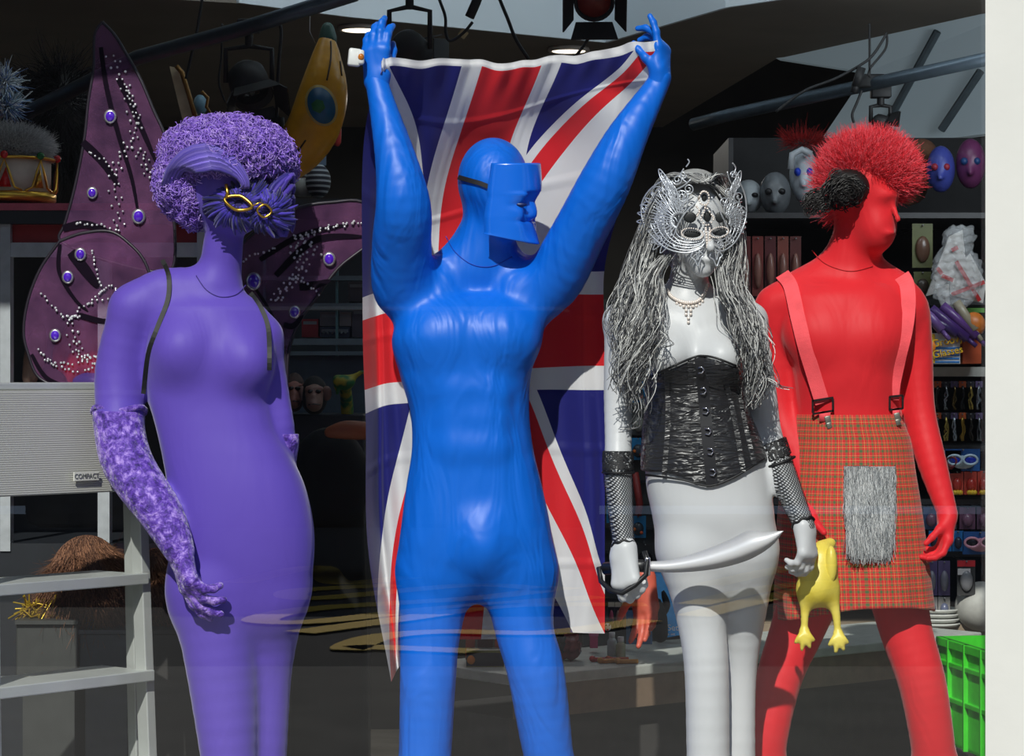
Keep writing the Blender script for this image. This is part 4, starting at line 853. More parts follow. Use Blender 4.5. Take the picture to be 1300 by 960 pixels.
def wing(out, Yf, veins, dots, gems, lbl):
    o = cr(out+[out[0]], 90)[:-1]; ce = o.mean(0); W3 = lambda x, y, l=0: P(x, y, Yf(x, y)+l)
    V = [W3(*ce)]; F = []; rings = 6; n = len(o)
    for r in range(1, rings+1):
        for q in o: p = ce+(q-ce)*r/rings; V.append(W3(*p))
    for i in range(n): F.append([0, 1+i, 1+(i+1) % n])
    for r in range(rings-1):
        for i in range(n): a = 1+r*n; F.append([a+i, a+n+i, a+n+(i+1) % n, a+(i+1) % n])
    wp = mk('wing_panel', V, F, wm, wroot, label=lbl)
    MB().tube([W3(*q) for q in np.vstack([o, o[:1]])], .0032, 6, False).build('wire_edge', mrim, wp)
    for vn, wd in veins:
        c_ = cr(vn, 24); ribbon('vein', [W3(x, y, -.003) for x, y in c_], wd*np.sin(np.linspace(.25, 1, 24)*math.pi)**.5, mvein, wp, .0008)
    sb = MB()
    for ln, n_, rows in dots:
        for i, (x, y) in enumerate(cr(ln, n_)):
            for k in range(rows): sb.ball(W3(x+(k-(rows-1)/2)*8+rng.uniform(-1.5, 1.5)+(3 if i % 2 else -3)*(rows > 1), y+rng.uniform(-2, 2), -.005), rng.uniform(.0022, .0032), 6, 4)
    if dots: sb.build('sequins', mseq, wp, kind='stuff')
    for x, y, r in gems:
        c_ = W3(x, y, -.006); g_ = MB().lathe(c_, [(r*.86/650, -.003), (r*1.25/650, -.002), (r*1.3/650, .001), (r*.9/650, .002)], 20, (0, -1, 0), 1, 1.15).build('gem_mount', simple('silver_mount', C(216, 214, 218), .25, .8), wp)
        MB().ball(c_, (r/650, .006, r*1.15/650), 12, 6).build('gem', gemm, g_)
yf = lambda x, y: .17+(270-x)*.0002+.00004*(330-y)
wing([(130, 28), (146, 45), (160, 68), (178, 100), (195, 140), (210, 175), (216, 220), (222, 330), (200, 345), (150, 335), (110, 322), (76, 305), (82, 285), (92, 250), (101, 210), (108, 170), (112, 130), (119, 85), (120, 45)], yf,
     [([(128, 60), (135, 110), (150, 170), (168, 230), (178, 290)], .010), ([(150, 100), (165, 130), (185, 175), (200, 210)], .012), ([(105, 180), (130, 205), (150, 235)], .016), ([(80, 290), (110, 285), (150, 300)], .016)],
     [([(143, 72), (152, 92), (160, 112), (165, 132), (172, 152), (170, 172), (160, 190), (150, 210), (145, 235), (150, 262), (150, 285)], 30, 2), ([(160, 110), (170, 130), (176, 158)], 8, 1), ([(113, 193), (125, 200), (136, 207), (146, 220)], 9, 1), ([(96, 283), (110, 286), (130, 285), (150, 292)], 12, 1), ([(176, 190), (184, 205), (190, 225)], 8, 2)],
     [(140, 148, 6.5), (117, 245, 5.5), (176, 275, 7)], 'tall upper left wing')
wing([(76, 306), (105, 296), (140, 294), (165, 310), (185, 335), (196, 380), (190, 440), (165, 485), (140, 494), (118, 498), (85, 494), (50, 480), (36, 450), (30, 420), (36, 380), (52, 340)], lambda x, y: yf(x, y)-.02,
     [([(76, 310), (75, 345), (95, 380), (112, 395)], .008), ([(90, 320), (110, 345), (125, 365)], .022), ([(100, 400), (130, 408), (150, 405)], .012), ([(40, 450), (60, 480), (100, 495)], .008)],
     [([(117, 317), (120, 335), (125, 355), (128, 370), (112, 385), (95, 398), (88, 408)], 22, 1), ([(128, 370), (140, 362), (148, 372), (132, 380), (112, 385)], 14, 1), ([(53, 374), (68, 390), (82, 402), (100, 400)], 12, 1), ([(92, 400), (93, 425), (98, 445), (108, 455), (122, 452)], 16, 2), ([(50, 445), (60, 458), (75, 466), (95, 472), (118, 468)], 16, 1), ([(60, 455), (80, 462), (100, 460), (120, 460)], 12, 1)],
     [(102, 323, 6), (86, 352, 6), (70, 426, 6)], 'rounded lower left wing')
wing([(300, 335), (306, 312), (330, 290), (355, 274), (385, 262), (420, 257), (462, 258), (475, 300), (430, 340), (400, 380), (378, 412), (366, 450), (364, 492), (360, 440), (340, 405), (312, 374), (302, 355)], lambda x, y: .17-(270-x)*.0002,
     [([(330, 330), (380, 300), (440, 285)], .012), ([(350, 350), (400, 305), (462, 300)], .014), ([(380, 365), (400, 362), (420, 356)], .016), ([(360, 412), (372, 414), (385, 400)], .012), ([(320, 360), (345, 400), (362, 450)], .006)],
     [([(455, 282), (430, 286), (405, 292), (385, 300), (375, 318), (385, 335), (375, 352), (360, 368), (350, 382)], 40, 2), ([(300, 340), (320, 325), (350, 315)], 12, 1), ([(366, 352), (385, 358), (405, 373)], 12, 1), ([(372, 300), (390, 308), (400, 322)], 8, 2)],
     [(322, 357, 8), (418, 329, 6.5), (374, 396, 6)], 'right wing catching the sun')
for pth in ([(206, 330), (214, 350), (213, 380), (200, 415), (188, 450), (182, 500)], [(318, 372), (332, 392), (341, 420), (342, 470)]):
    c_ = cr(pth, 26); ribbon('strap', [A.front(x, y, .003) for x, y in c_], .009, simple('strap_black', C(18, 20, 18), .6), wroot, .0015)
# ================================================================ SABRE
sb = thing('sabre', 'broad curved toy sabre in the grip of the silver mannequin', 'sword', P(800, 730, -.30))
ys = lambda x: -.235-.0005*(x-820)
top = [(818, 713), (850, 711), (890, 700), (925, 686), (950, 674), (970, 675), (995, 674)]; bot = [(818, 725), (850, 727), (890, 725), (925, 719), (955, 709), (980, 693), (995, 674)]
n = 40; tc, bc_ = cr(top, n), cr(bot, n); V = []; F = []
for i in range(n):
    for q, dy in ((tc[i], 0), ((tc[i]*.45+bc_[i]*.55), -.003), (bc_[i], 0), ((tc[i]*.45+bc_[i]*.55), .003)): V.append(P(q[0], q[1], ys(q[0])+dy))
for i in range(n-1):
    for k in range(4): F.append([i*4+k, i*4+(k+1) % 4, (i+1)*4+(k+1) % 4, (i+1)*4+k])
blm = G('polished_blade'); blm.pr(color=(.95, .95, .96), metal=.45, rough=.42, spec=1); mk('blade', V, F, blm.m, sb)
mbl = simple('black_plastic', C(26, 26, 28), .4)
MB().tube([P(768, 722, -.175), P(790, 720, -.20), P(806, 718, -.22), P(820, 719, -.235)], .012, 12).build('grip', mbl, sb)
MB().tube([P(*q) for q in ((818, 700, -.24), (822, 712, -.245), (820, 730, -.25), (806, 743, -.25), (790, 753, -.25), (775, 750, -.23), (763, 738, -.20), (760, 722, -.18), (768, 720, -.175))], .005, 8).build('guard', mbl, sb)
MB().box(P(822, 719, -.238), (.010, .022, .034)).build('ferrule', mchr, sb, bevel=.002)
# ================================================================ RUBBER CHICKEN
ch = thing('rubber_chicken', 'yellow rubber chicken hanging upside down beside the tartan kilt', 'toy', P(1040, 828, -.10))
myel = G('yellow_rubber'); n_ = myel.noise(14, 2); myel.pr(color=myel.ramp(n_, [(.35, C(226, 204, 70)), (.7, C(240, 224, 110))]), rough=.4, sss=.0); myel.bump(myel.noise(90, 2), .15, .004); myel = myel.m
K = Body(-.10); K.ell((1039, 737, 0), (25, .036, 33), .02); K.ell((1042, 712, 0), (19, .028, 22), .02); K.ell((1036, 745, -.012), (19, .03, 22), .02)
K.chain([(1045, 696, .01), (1054, 690, .02)], [10, 7], .012)
for a in (((1024, 752), (1022, 775), (1021, 803)), ((1054, 752), (1061, 778), (1064, 806))):
    K.chain([(*a[0], -.005), (*a[1], -.01), (*a[2], -.01)], [10, 5.5, 4], .02); x, y = a[2]
    for dx, dy in ((-11, 13), (-3, 22), (7, 19), (12, 10)): K.chain([(x, y-2, -.01), (x+dx*.55, y+dy*.5, -.018), (x+dx, y+dy, -.016)], [4, 3.6, 2.2], .006)
V, F = K.mesh(.003); mk('body', V, F, myel, ch)
K = Body(-.10); K.ell((1055, 717, -.025), (8, .014, 24), .01); V, F = K.mesh(.003); mk('wing', V, F, myel, ch)
K = Body(-.10); K.ell((1021, 712, -.022), (6, .012, 16), .01); V, F = K.mesh(.003); mk('wing', V, F, myel, ch)
c_ = [P(x, 706+i*5.2, -.10-.034+abs(i-6)*.0010) for i, x in enumerate(np.linspace(1038, 1036, 12))]; MB().tube(c_, .0018, 6).build('seam', simple('orange_line', C(240, 170, 50), .5), ch, label='orange stripe')
# ================================================================ LADDER
lad = thing('step_ladder', 'aluminium step ladder with a ribbed platform at the left edge', 'ladder', P(80, 480, .0)*[1, 1, 0]+[0, 0, FL])
malu = simple('brushed_aluminium', C(196, 200, 196), .42, .35, var=.08, vs=8, bump=.05, bs=200)
e0, e1 = np.array([P(-36, 480, -.16)[0], -.16]), np.array([P(164, 480, .14)[0], .14]); dv = (e1-e0)/np.linalg.norm(e1-e0); ang = math.atan2(dv[1], dv[0]); nv = np.array([dv[1], -dv[0]])   # towards the window
def LP(s, z, f=0): q = e0+(e1-e0)*s+nv*f; return np.array([q[0], q[1], z])
zz = lambda y, Y: 1.6+(480-y)/3250*(5+Y)
zst = [zz(727, .14), zz(848, .15), zz(848, .15)-.187, zz(848, .15)-.374, zz(848, .15)-.561]
for i, z in enumerate(zst):
    if z < FL+.05: continue
    f = .02+.012*i; st = MB(); a, b, c2, d2_ = LP(.0-.02*i, z, f-.12), LP(1.0+.01*i, z, f-.12), LP(1.0+.01*i, z, f+.03), LP(-.02*i, z, f+.03)
    st.prism([a, b, c2, d2_], (0, 0, -.012)); s_ = st.build('step', malu, lad, smooth=False, bevel=.002)
    MB().prism([LP(-.02*i, z+.002, f+.028), LP(1.0+.01*i, z+.002, f+.028), LP(1.0+.01*i, z+.002, f+.040), LP(-.02*i, z+.002, f+.040)], (0, 0, -.022)).build('nosing', malu, s_, smooth=False, bevel=.002)
zt, zb = zz(495, .14), zz(622, .14); pm = G('ribbed_panel'); sx = pm.node('ShaderNodeSeparateXYZ'); pm.l.new(pm.xyz(), sx.inputs[0]); sn = pm.mt('SINE', pm.mt('MULTIPLY', sx.outputs[2], 1500)); pm.pr(color=C(186, 186, 178), rough=.5, metal=.2); pm.bump(sn, .35, .002)
MB().prism([LP(.0, zb, .03), LP(.98, zb, .03), LP(.98, zt, .0), LP(.0, zt, .0)], tuple(np.array([nv[0], nv[1], 0])*.018)).build('platform', pm.m, lad, smooth=False, bevel=.003)
MB().prism([LP(0, zt, .0), LP(1, zt, .0), LP(1, zt, -.09), LP(0, zt, -.09)], (0, 0, .015)).build('top_cap', malu, lad, smooth=False, bevel=.003)
def text(name, body, size, loc, mat, parent, rot=(math.pi/2, 0, 0), ext=.0006):
    cu = bpy.data.curves.new(name, 'FONT'); cu.body = body; cu.size = size; cu.align_x = 'CENTER'; cu.align_y = 'CENTER'; cu.extrude = ext
    tmp = bpy.data.objects.new('tmp', cu); COL.objects.link(tmp); dg = bpy.context.evaluated_depsgraph_get(); me = bpy.data.meshes.new_from_object(tmp.evaluated_get(dg)); bpy.data.objects.remove(tmp)
    me.name = name; me.materials.clear(); me.materials.append(mat); o = bpy.data.objects.new(name, me); COL.objects.link(o); o.parent = parent
    o.location = tuple(np.array(loc)-off(parent)); o.rotation_euler = rot; OFF[o.name] = off(parent); return o
tl_ = LP(.60, zz(603, .05), .053); sk = MB().box(tl_, (.062, .003, .017), ang).build('sticker', simple('sticker_white', C(214, 214, 206), .5), lad, smooth=False, label='small white COMPACT sticker')
text('lettering', 'COMPACT', .013, tl_+np.array([nv[0], nv[1], 0])*.0022, simple('grey_print', C(110, 112, 112), .6), sk, (math.pi/2, 0, ang))
for s_, nm in ((1.0, 'front_rail'), (-.0, 'front_rail')):
    sg = .03 if s_ else -.03; a = LP(s_, zt-.02, .0); b = LP(s_+sg*1.2, FL, .06); wd = np.array([dv[0], dv[1], 0])*.011; dp_ = np.array([nv[0], nv[1], 0])*.032
    MB().prism([a-wd, a+wd, b+wd, b-wd], tuple(dp_)).build(nm, malu, lad, smooth=False, bevel=.002)
    a = LP(s_+(.06 if s_ else .16), zt-.03, -.04); b = LP(s_+(.11 if s_ else .17), FL, -.02); MB().prism([a-wd, a+wd, b+wd, b-wd], tuple(dp_*.8)).build('rear_rail', malu, lad, smooth=False, bevel=.002)
# ================================================================ BACKGROUND OF THE SHOP
def B(name, label, cat, px0, py0, px1, py1, Y, depth, mat, rz=0, group=None, parent=None, bevel=0):
    """upright box whose front covers the given rectangle at depth Y"""
    a, b = P(px0, py0, Y), P(px1, py1, Y); m = MB().box(((a[0]+b[0])/2, Y+depth/2, (a[2]+b[2])/2), (abs(b[0]-a[0]), depth, abs(a[2]-b[2])), rz)
    return m.build(name, mat, parent, smooth=False, bevel=bevel, label=label, cat=cat, group=group)
def T(name, label, cat, px, py, Y, group=None): return thing(name, label, cat, P(px, py, Y), group)
def S_(n, r, g, b, ro=.5, **k): return simple(n, C(r, g, b), ro, **k)
# ---- long counter behind the mannequins
ed_a, ed_b = np.array([.02, .38]), np.array([1.16, 1.32]); dn = np.array([-(ed_b-ed_a)[1], (ed_b-ed_a)[0]]); dn = dn/np.linalg.norm(dn)*.36
ct = thing('display_counter', 'long grey topped counter running behind the flag and the red mannequin', 'counter', (*((ed_a+ed_b)/2), FL))
def quad(a, b, off0, off1, z): q = [a+dn*off0, b+dn*off0, b+dn*off1, a+dn*off1]; return [(x[0], x[1], z) for x in q]
MB().prism(quad(ed_a, ed_b, 0, 1, .95), (0, 0, .022)).build('worktop', S_('counter_top', 168, 172, 166, .5), ct, smooth=False, bevel=.003)
MB().prism(quad(ed_a, ed_b, .02, .08, .88), (0, 0, .07)).build('edge_board', S_('counter_wood', 122, 104, 86, .6), ct, smooth=False)
MB().prism(quad(ed_a, ed_b, .12, .95, FL), (0, 0, .68)).build('cupboard', S_('counter_dark', 62, 60, 58, .7), ct, smooth=False)
CZ = .972
def on(px, Y): return np.array([(px-650)/3250*(Y+5), Y, CZ])
for x, Y, h, nm in ((777, .78, .042, 'taller clear plastic bottle with a white cap on the counter'), (788, .76, .034, 'shorter yellowish plastic bottle with a white cap on the counter')):
    p = on(x, Y); t = thing('bottle', nm, 'bottle', p, 'little bottles on the counter'); MB().lathe(p, [(0, 0), (.010, 0), (.011, .003), (.011, h*.8), (.006, h), (0, h)], 16).build('bottle_body', S_('bottle_'+str(x), 186, 196 if x < 780 else 186, 196 if x < 780 else 150, .2), t); MB().lathe(p+(0, 0, h), [(.007, 0), (.007, .012), (0, .012)], 14).build('cap', S_('white_cap', 235, 235, 232), t)
for i, (x, Y, c, d) in enumerate(((752, .66, (210, 60, 60), 'red'), (762, .63, (220, 150, 60), 'orange'), (772, .66, (200, 90, 50), 'rust'), (784, .62, (230, 170, 90), 'amber'))):
    p = on(x, Y); MB().tube([p+(0, 0, .005), p+(.045, .01, .005)], .005, 10).ball(p+(0, 0, .007), .007).build('face_crayon', S_('crayon_%d' % i, *c), None, label='%s face paint crayon lying on the counter below the bottles' % d, cat='crayon', group='face paint crayons')
pk = T('box', 'small glossy pink box on the counter below the flag corner', 'box', 754, 825, .85); B('carton', None, None, 749, 806, 759, 823, .85, .03, S_('pink_card', 214, 50, 120, .3), parent=pk); B('lid', None, None, 748, 803, 760, 808, .848, .034, S_('pink_lid', 226, 90, 150, .3), parent=pk)
def pack(label, px0, py0, px1, py1, Y, card, item, rz=0, name='carded_toy', cat='toy', group=None, blobs=(), tilt=0, head=None, peg=None):
    """hanging card with a coloured header and a moulded blister holding something"""
    a, b = P(px0, py0, Y), P(px1, py1, Y); c = (a+b)/2; wd, ht = abs(b[0]-a[0]), abs(a[2]-b[2]); t = thing(name, label, cat, (c[0], Y, min(a[2], b[2])), group)
    k = '%02x%02x%02x' % tuple(card); MB().box(c, (wd, .003, ht), rz, tilt).build('card', S_('card_'+k, *card, .45), t, smooth=False)
    if head: MB().box(c+(0, -.0025, ht*.40), (wd*.98, .002, ht*.17), rz, tilt).build('header', S_('card_%02x%02x%02x' % tuple(head), *head, .45), t, smooth=False)
    peg = peg if peg is not None else (2.12 if Y > 1.5 and px0 > 900 else 2.0 if Y > 1.5 else None)
    if peg: MB().tube([c+(0, -.012, ht*.46), c+(0, .002, ht*.46), (c[0], peg+.004, c[2]+ht*.46)], .0022, 5).build('peg', S_('peg_steel', 120, 120, 120, .3), t)
    m = MB(); m.ball(c+(0, -.006, -ht*.08), (wd*.36, .012, ht*.30), 14, 8); m.build('blister', S_('item_%02x%02x%02x' % tuple(item), *item, .25), t)
    for i, (dx, dz, r, cc) in enumerate(blobs): MB().ball(c+(dx*wd, -.016, dz*ht), (r*wd, .006, r*wd*.9), 10, 6).build('detail', S_('item_%02x%02x%02x' % tuple(cc), *cc, .3), t)
    return t
mkb = lambda i: ((206, 90, 120), (190, 150, 130), (220, 170, 150), (200, 120, 100), (226, 180, 160))[i]
for i in range(5):
    x = 776+i*8.5; pack(['card of lashes nearest the flag, with a pink header', 'second narrow card of lashes from the flag', 'middle narrow card of lashes on the counter rack', 'fourth narrow card of lashes, pale pink', 'widest card of lashes, next to the fake hand'][i], x-4, 764, x+(4 if i < 4 else 9), 800+i, 1.0-.02*i, (40, 36, 40), mkb(i), name='lash_card', cat='makeup pack', group='makeup cards on the counter', head=(206, 206, 206))
pack('black and white panda face badge card beside the flag edge', 764, 786, 778, 803, .86, (40, 30, 34), (236, 232, 236), blobs=((-.14, .1, .09, (10, 10, 10)), (.16, .1, .09, (10, 10, 10)), (0, -.25, .1, (210, 60, 60))))
pack('grey costume card with a white round badge, below the fake hand', 795, 775, 828, 818, .88, (86, 130, 170), (90, 92, 96), blobs=((.1, .1, .24, (222, 222, 214)),))
# the cat costume pack
cp = T('cat_costume_pack', 'bright blue costume pack lettered Cat Set leaning on the counter', 'costume pack', 850, 812, 1.1); q = [P(826, 728, 1.18), P(846, 728, 1.18), P(866, 806, 1.05), P(834, 812, 1.05)]
MB().prism(q, (0, .02, .004)).build('card', S_('cat_blue', 20, 150, 220, .35), cp, smooth=False); text('lettering', 'Cat Set', .021, P(844, 797, 1.045)-(0, .006, 0), S_('print_white', 240, 240, 240), cp, (math.pi/2-.35, 0, 0)); text('lettering', 'costume set', .009, P(845, 805, 1.035)-(0, .004, 0), S_('print_white', 240, 240, 240), cp, (math.pi/2-.35, 0, 0))
K = Body(1.05); K.chain([(834, 765, -.02), (838, 785, -.03), (838, 806, -.04)], [6, 9, 10], .01); K.chain([(842, 752, .0), (846, 768, 0), (842, 782, -.01)], [3, 5, 3], .01); V, F = K.mesh(.005); mk('costume', V, F, S_('black_felt', 22, 22, 26, .8), cp)
# fake rubber hand hanging under the sabre
FH = hand(.6, P(818, 734, .62), (0.05, -.2, -1), (-.5, -.8, 0), 1, .86, ((.2, .3, .2), (.15, .25, .2), (.2, .3, .2), (.3, .3, .3)), (.5, .5, .2), .08, arm=P(816, 722, .62), armr=.018)
V, F = FH.mesh(.0035); mk('fake_hand', V, F, S_('rubber_flesh', 206, 96, 76, .45), None, label='severed rubber hand toy hanging fingers down above the counter', cat='toy', origin=P(818, 790, .62))
# items left of the silver legs / between the blue legs
bx = T('box', 'flat olive edged box on the counter, seen between the blue legs', 'box', 615, 850, .56); B('carton', None, None, 592, 826, 640, 849, .56, .06, S_('box_dark', 54, 52, 60), parent=bx); B('band', None, None, 592, 826, 640, 829, .558, .002, S_('olive', 128, 134, 66), parent=bx); B('band', None, None, 592, 846, 640, 849, .558, .002, S_('olive', 128, 134, 66), parent=bx); MB().ball(P(598, 838, .555), (.009, .003, .010)).build('sticker', S_('orange_dot', 232, 140, 40), bx)
for x0, x1, i in ((591, 603, 0), (606, 626, 1), (628, 638, 2)): B('book', ['narrow orange red book', 'dark maroon book', 'slim salmon book'][i]+' standing behind the box between the blue legs', 'book', x0, 806, x1, 838, .64, .04, S_('book_%d' % i, *((196, 92, 62), (92, 40, 44), (206, 96, 76))[i]), group='books on the counter', bevel=.002)
for x, y, i in ((700, 812, 0), (716, 816, 1)):
    t = T('sweet_bag', ['crumpled dark grey bag on the counter beside the blue knee', 'crumpled reddish bag on the counter under the flag hem'][i], 'bag', x+10, 832, .7); K = Body(.7); K.ell((x+8, y+6, 0), (15, .03, 16), .02); V, F = K.mesh(.006); V = V+.004*np.sin(V*[310, 270, 350]+1).sum(1)[:, None]*[.5, 1, .5]; mk('bag_body', V, F, S_('bag_%d' % i, *((58, 58, 60), (130, 60, 64))[i], .25), t); B('bag_seal', None, None, x, y-12, x+16, y-6, .69, .004, S_('bag_%d' % i, 0, 0, 0), parent=t)
# ---- dark rack behind the silver mannequin with blue packets
rk = T('display_rack', 'dark slatted rack behind the silver mannequin', 'rack', 850, 840, 1.9); B('backboard', None, None, 740, 380, 920, 1130, 2.0, .03, S_('rack_board', 70, 72, 70, .7), parent=rk)
for y in range(400, 830, 30): B('slat', None, None, 740, y, 920, y+3, 1.98, .02, S_('rack_slat', 40, 40, 40, .6), parent=rk)
for i, (y, d) in enumerate(((483, 'topmost'), (556, 'second from the top'), (655, 'third from the top'), (636, 'leftmost'))):
    x = 800 if i < 3 else 770
    pack('small blue and orange packet between the silver arm and corset, %s' % d if i < 3 else 'small blue packet just right of the flag edge', x, y, x+20, y+28, 1.90, (24, 140, 200), (60, 70, 80), group='blue packets on the dark rack', blobs=((-.25, -.1, .13, (226, 120, 50)), (.2, -.25, .12, (226, 90, 40))))
pack('grey packet with a pale moulded toy, above the second blue packet', 800, 520, 822, 552, 1.90, (70, 74, 72), (150, 150, 140)); pack('dark packet with black straps beside the wrist of the silver glove', 806, 690, 832, 724, 1.90, (50, 52, 52), (24, 24, 26))
rt = MB().tube(PP([(806, 600), (812, 640), (810, 655)], 1.88), .010, 8).build('red_stocking', S_('dull_red', 150, 44, 40), None, label='dull red tube hanging between the silver arm and hip', cat='stocking')
# ---- shelf unit on the right
sh = T('shelving_unit', 'dark shelving unit full of toys at the right behind the red mannequin', 'shelves', 1110, 800, 1.9)
B('back_panel', None, None, 925, 175, 1330, 800, 2.12, .03, S_('shelf_back', 34, 34, 36, .8), parent=sh)
for y, c in ((270, 'd'), (380, 'd'), (466, 'w'), (566, 'd'), (634, 'd'), (700, 'd')):
    B('shelf', 'pale grey shelf board' if c == 'w' else None, None, 925, y, 1330, y+(12 if c == 'w' else 7), 1.62, .5, S_('shelf_pale', 182, 182, 174) if c == 'w' else S_('shelf_dark', 52, 52, 54), parent=sh)
B('upright', None, None, 925, 175, 931, 800, 1.62, .5, S_('shelf_dark', 52, 52, 54), parent=sh); B('upright', None, None, 1324, 175, 1330, 800, 1.62, .5, S_('shelf_dark', 52, 52, 54), parent=sh)
B('base_shelf', 'wood and grey plinth shelf', None, 925, 792, 1330, 830, 1.6, .52, S_('plinth', 140, 124, 104), parent=sh)
def facemask(label, x, y, w, h, Y, col, eye, extra=None, eyc=(16, 16, 18)):
    t = T('mask', label, 'mask', x, y+h, Y, 'carnival masks on the top shelf'); K = Body(Y); K.ell((x, y, 0), (w, .05, h), .02); K.cone((x, y, -.04), (x, y+h*.35, -.055), w*.12, w*.2, .015); V, F = K.mesh(.007, cut=lambda X, Y_, Z: Y_-Y-.005); m = mk('shell', V, F, S_('mask_%d_%d' % (x, y), *col, .35), t)
    for s in (-1, 1): MB().ball(P(x+s*w*.42, y-h*.1, Y-.044), (w*.26/500, .014, h*.16/500), 12, 6).build('eye_hole', S_('eye_%d%d%d' % eyc, *eyc), t)
    if extra: extra(t)
facemask('white mask with black eye patches, left end of the mask shelf', 950, 250, 19, 22, 1.75, (150, 156, 160), 0); facemask('dark silver mask, second on the mask shelf', 984, 246, 20, 28, 1.72, (96, 100, 104), 0)
facemask('white horned mask with a blue eye and red crest behind the black side curls', 1020, 222, 18, 36, 1.74, (176, 184, 192), 0, lambda t: (fur([((1020, 180, 1.76), (24, .03, 6), 500)], 'crest', t, [C(160, 30, 30)], (.02, .04), lambda p, q: q+np.array([0, 0, .6])), MB().tube(PP([(1004, 215), (1006, 196), (1018, 190), (1030, 196)], 1.68), .009, 8).build('horn', S_('horn', 170, 176, 182), t)), (20, 60, 190))
facemask('blue and red wrestling mask on the top shelf', 1194, 215, 18, 30, 1.72, (60, 70, 150), 0, None, (150, 40, 60)); facemask('purple and pink wrestling mask at the right end of the top shelf', 1232, 208, 19, 32, 1.72, (96, 44, 84), 0, None, (24, 60, 110))
K = Body(1.85); K.ell((1170, 196, 0), (20, .05, 20), .02); K.chain([(1155, 196, 0), (1150, 220, 0), (1152, 255, 0)], [8, 8, 6], .02); K.ell((1160, 235, .01), (18, .05, 24), .02); V, F = K.mesh(.008); mk('brown_mask', V, F, S_('brown_fur', 96, 62, 44, .9, bump=.6, bs=120), None, label='brown furry animal mask behind the red wig', cat='mask', origin=P(1162, 270, 1.85))
for i, (x, c) in enumerate(((946, (90, 34, 34)), (962, (110, 44, 40)), (978, (80, 30, 34)), (994, (120, 60, 50)), (1010, (84, 36, 34)))): pack(['leftmost dull red bag below the mask shelf', 'second dull red bag below the mask shelf', 'middle dull red bag below the mask shelf', 'fourth dull red bag below the mask shelf', 'dull red bag nearest the red shoulder'][i], x-7, 300, x+7, 376, 1.66, c, (130, 90, 80), group='dull red bags below the mask shelf')
pack('olive green costume bag above the right red shoulder', 1158, 284, 1184, 340, 1.64, (88, 92, 48), (96, 70, 56)); pack('second olive bag, lower, beside the right red shoulder', 1160, 345, 1182, 376, 1.64, (84, 88, 46), (70, 60, 50))
# flag bunting in a clear bag
fb = T('flag_bunting', 'white bunting with red crosses in a crumpled clear bag on the upper right shelf', 'bunting', 1215, 400, 1.55); mw = S_('bunting_white', 206, 204, 200, .7); mr = S_('bunting_red', 176, 28, 30, .7)
for pts, cr_ in (([(1206, 345), (1232, 322), (1252, 360), (1248, 385), (1206, 374)], (((1214, 332), (1244, 382)), ((1208, 374), (1250, 358)))), ([(1205, 300), (1222, 292), (1226, 330), (1190, 372), (1176, 376)], (((1196, 350), (1210, 356)), ((1208, 318), (1216, 314)), ((1190, 340), (1196, 348)))), ([(1186, 365), (1205, 360), (1206, 392), (1196, 390)], ())):
    g_ = MB().prism([P(x, y, 1.53+.0006*(y-340)) for x, y in pts], (0, .012, 0)).build('pennant', mw, fb, smooth=False)
    for (xa, ya), (xb, yb) in cr_: ribbon('cross_bar', [P(xa+(xb-xa)*t, ya+(yb-ya)*t, 1.522+.0006*(ya+(yb-ya)*t-340)) for t in np.linspace(0, 1, 5)], .010, mr, g_, .001)
cl = G('clear_film'); cl.pr(color=(.8, .82, .84), rough=.15, alpha=.22, spec=1); cl.bump(cl.noise(60, 3), 1, .01); K = Body(1.52); K.ell((1214, 350, 0), (32, .03, 44), .02); K.ell((1218, 300, 0), (22, .02, 14), .02); V, F = K.mesh(.006); V = V+.003*np.sin(V*[260, 300, 280]).sum(1)[:, None]; mk('clear_bag', V, F, cl.m, fb, label='clear plastic bag')
# party blowers
for i, (x0, y0, x1, y1, c) in enumerate(((1182, 392, 1228, 430, (70, 44, 104)), (1196, 388, 1240, 428, (90, 56, 120)), (1180, 404, 1216, 424, (56, 36, 90)), (1214, 384, 1238, 420, (150, 140, 120)), (1176, 396, 1196, 420, (110, 80, 140)))):
    a, b = P(x0, y0, 1.5), P(x1, y1, 1.48); MB().tube([a, a*.7+b*.3, b], .013, 10).tube([b, b+unit(b-a)*.03], .006, 8).build('party_blower', S_('blower_%d' % i, *c, .3), None, label=['long dark purple wrapped blower lying across the pile', 'lighter purple blower crossing towards the pillar', 'short dark blower low in the pile', 'silvery blower standing at the right of the pile', 'small lilac blower at the left of the pile'][i], cat='party blower', group='wrapped party blowers on the pale shelf')
# glasses box
gb = T('novelty_box', 'white and blue striped box with yellow lettering on the pale shelf', 'box', 1200, 462, 1.5); B('carton', None, None, 1174, 423, 1219, 462, 1.5, .10, S_('box_white', 206, 210, 212), parent=gb)
for k in range(5): B('stripe', None, None, 1184, 441+k*4.4, 1218, 443+k*4.4, 1.498, .002, S_('stripe_blue', 40, 120, 196), parent=gb)
B('side_panel', None, None, 1175, 424, 1187, 461, 1.497, .002, S_('panel_yellow', 236, 190, 50), parent=gb); MB().ball(P(1183, 440, 1.49), (.010, .004, .014)).build('picture', S_('orange_face', 236, 130, 40), gb)
my = S_('letter_yellow', 250, 200, 30); mo = S_('letter_shade', 200, 90, 20)
for tx, x, y in (('Groovy', 1203, 433), ('Glasses', 1203, 447)): text('lettering', tx, .026, P(x+.6, y+.6, 1.492), mo, gb, (math.pi/2, -.2, 0)); text('lettering', tx, .026, P(x, y, 1.489), my, gb, (math.pi/2, -.2, 0))
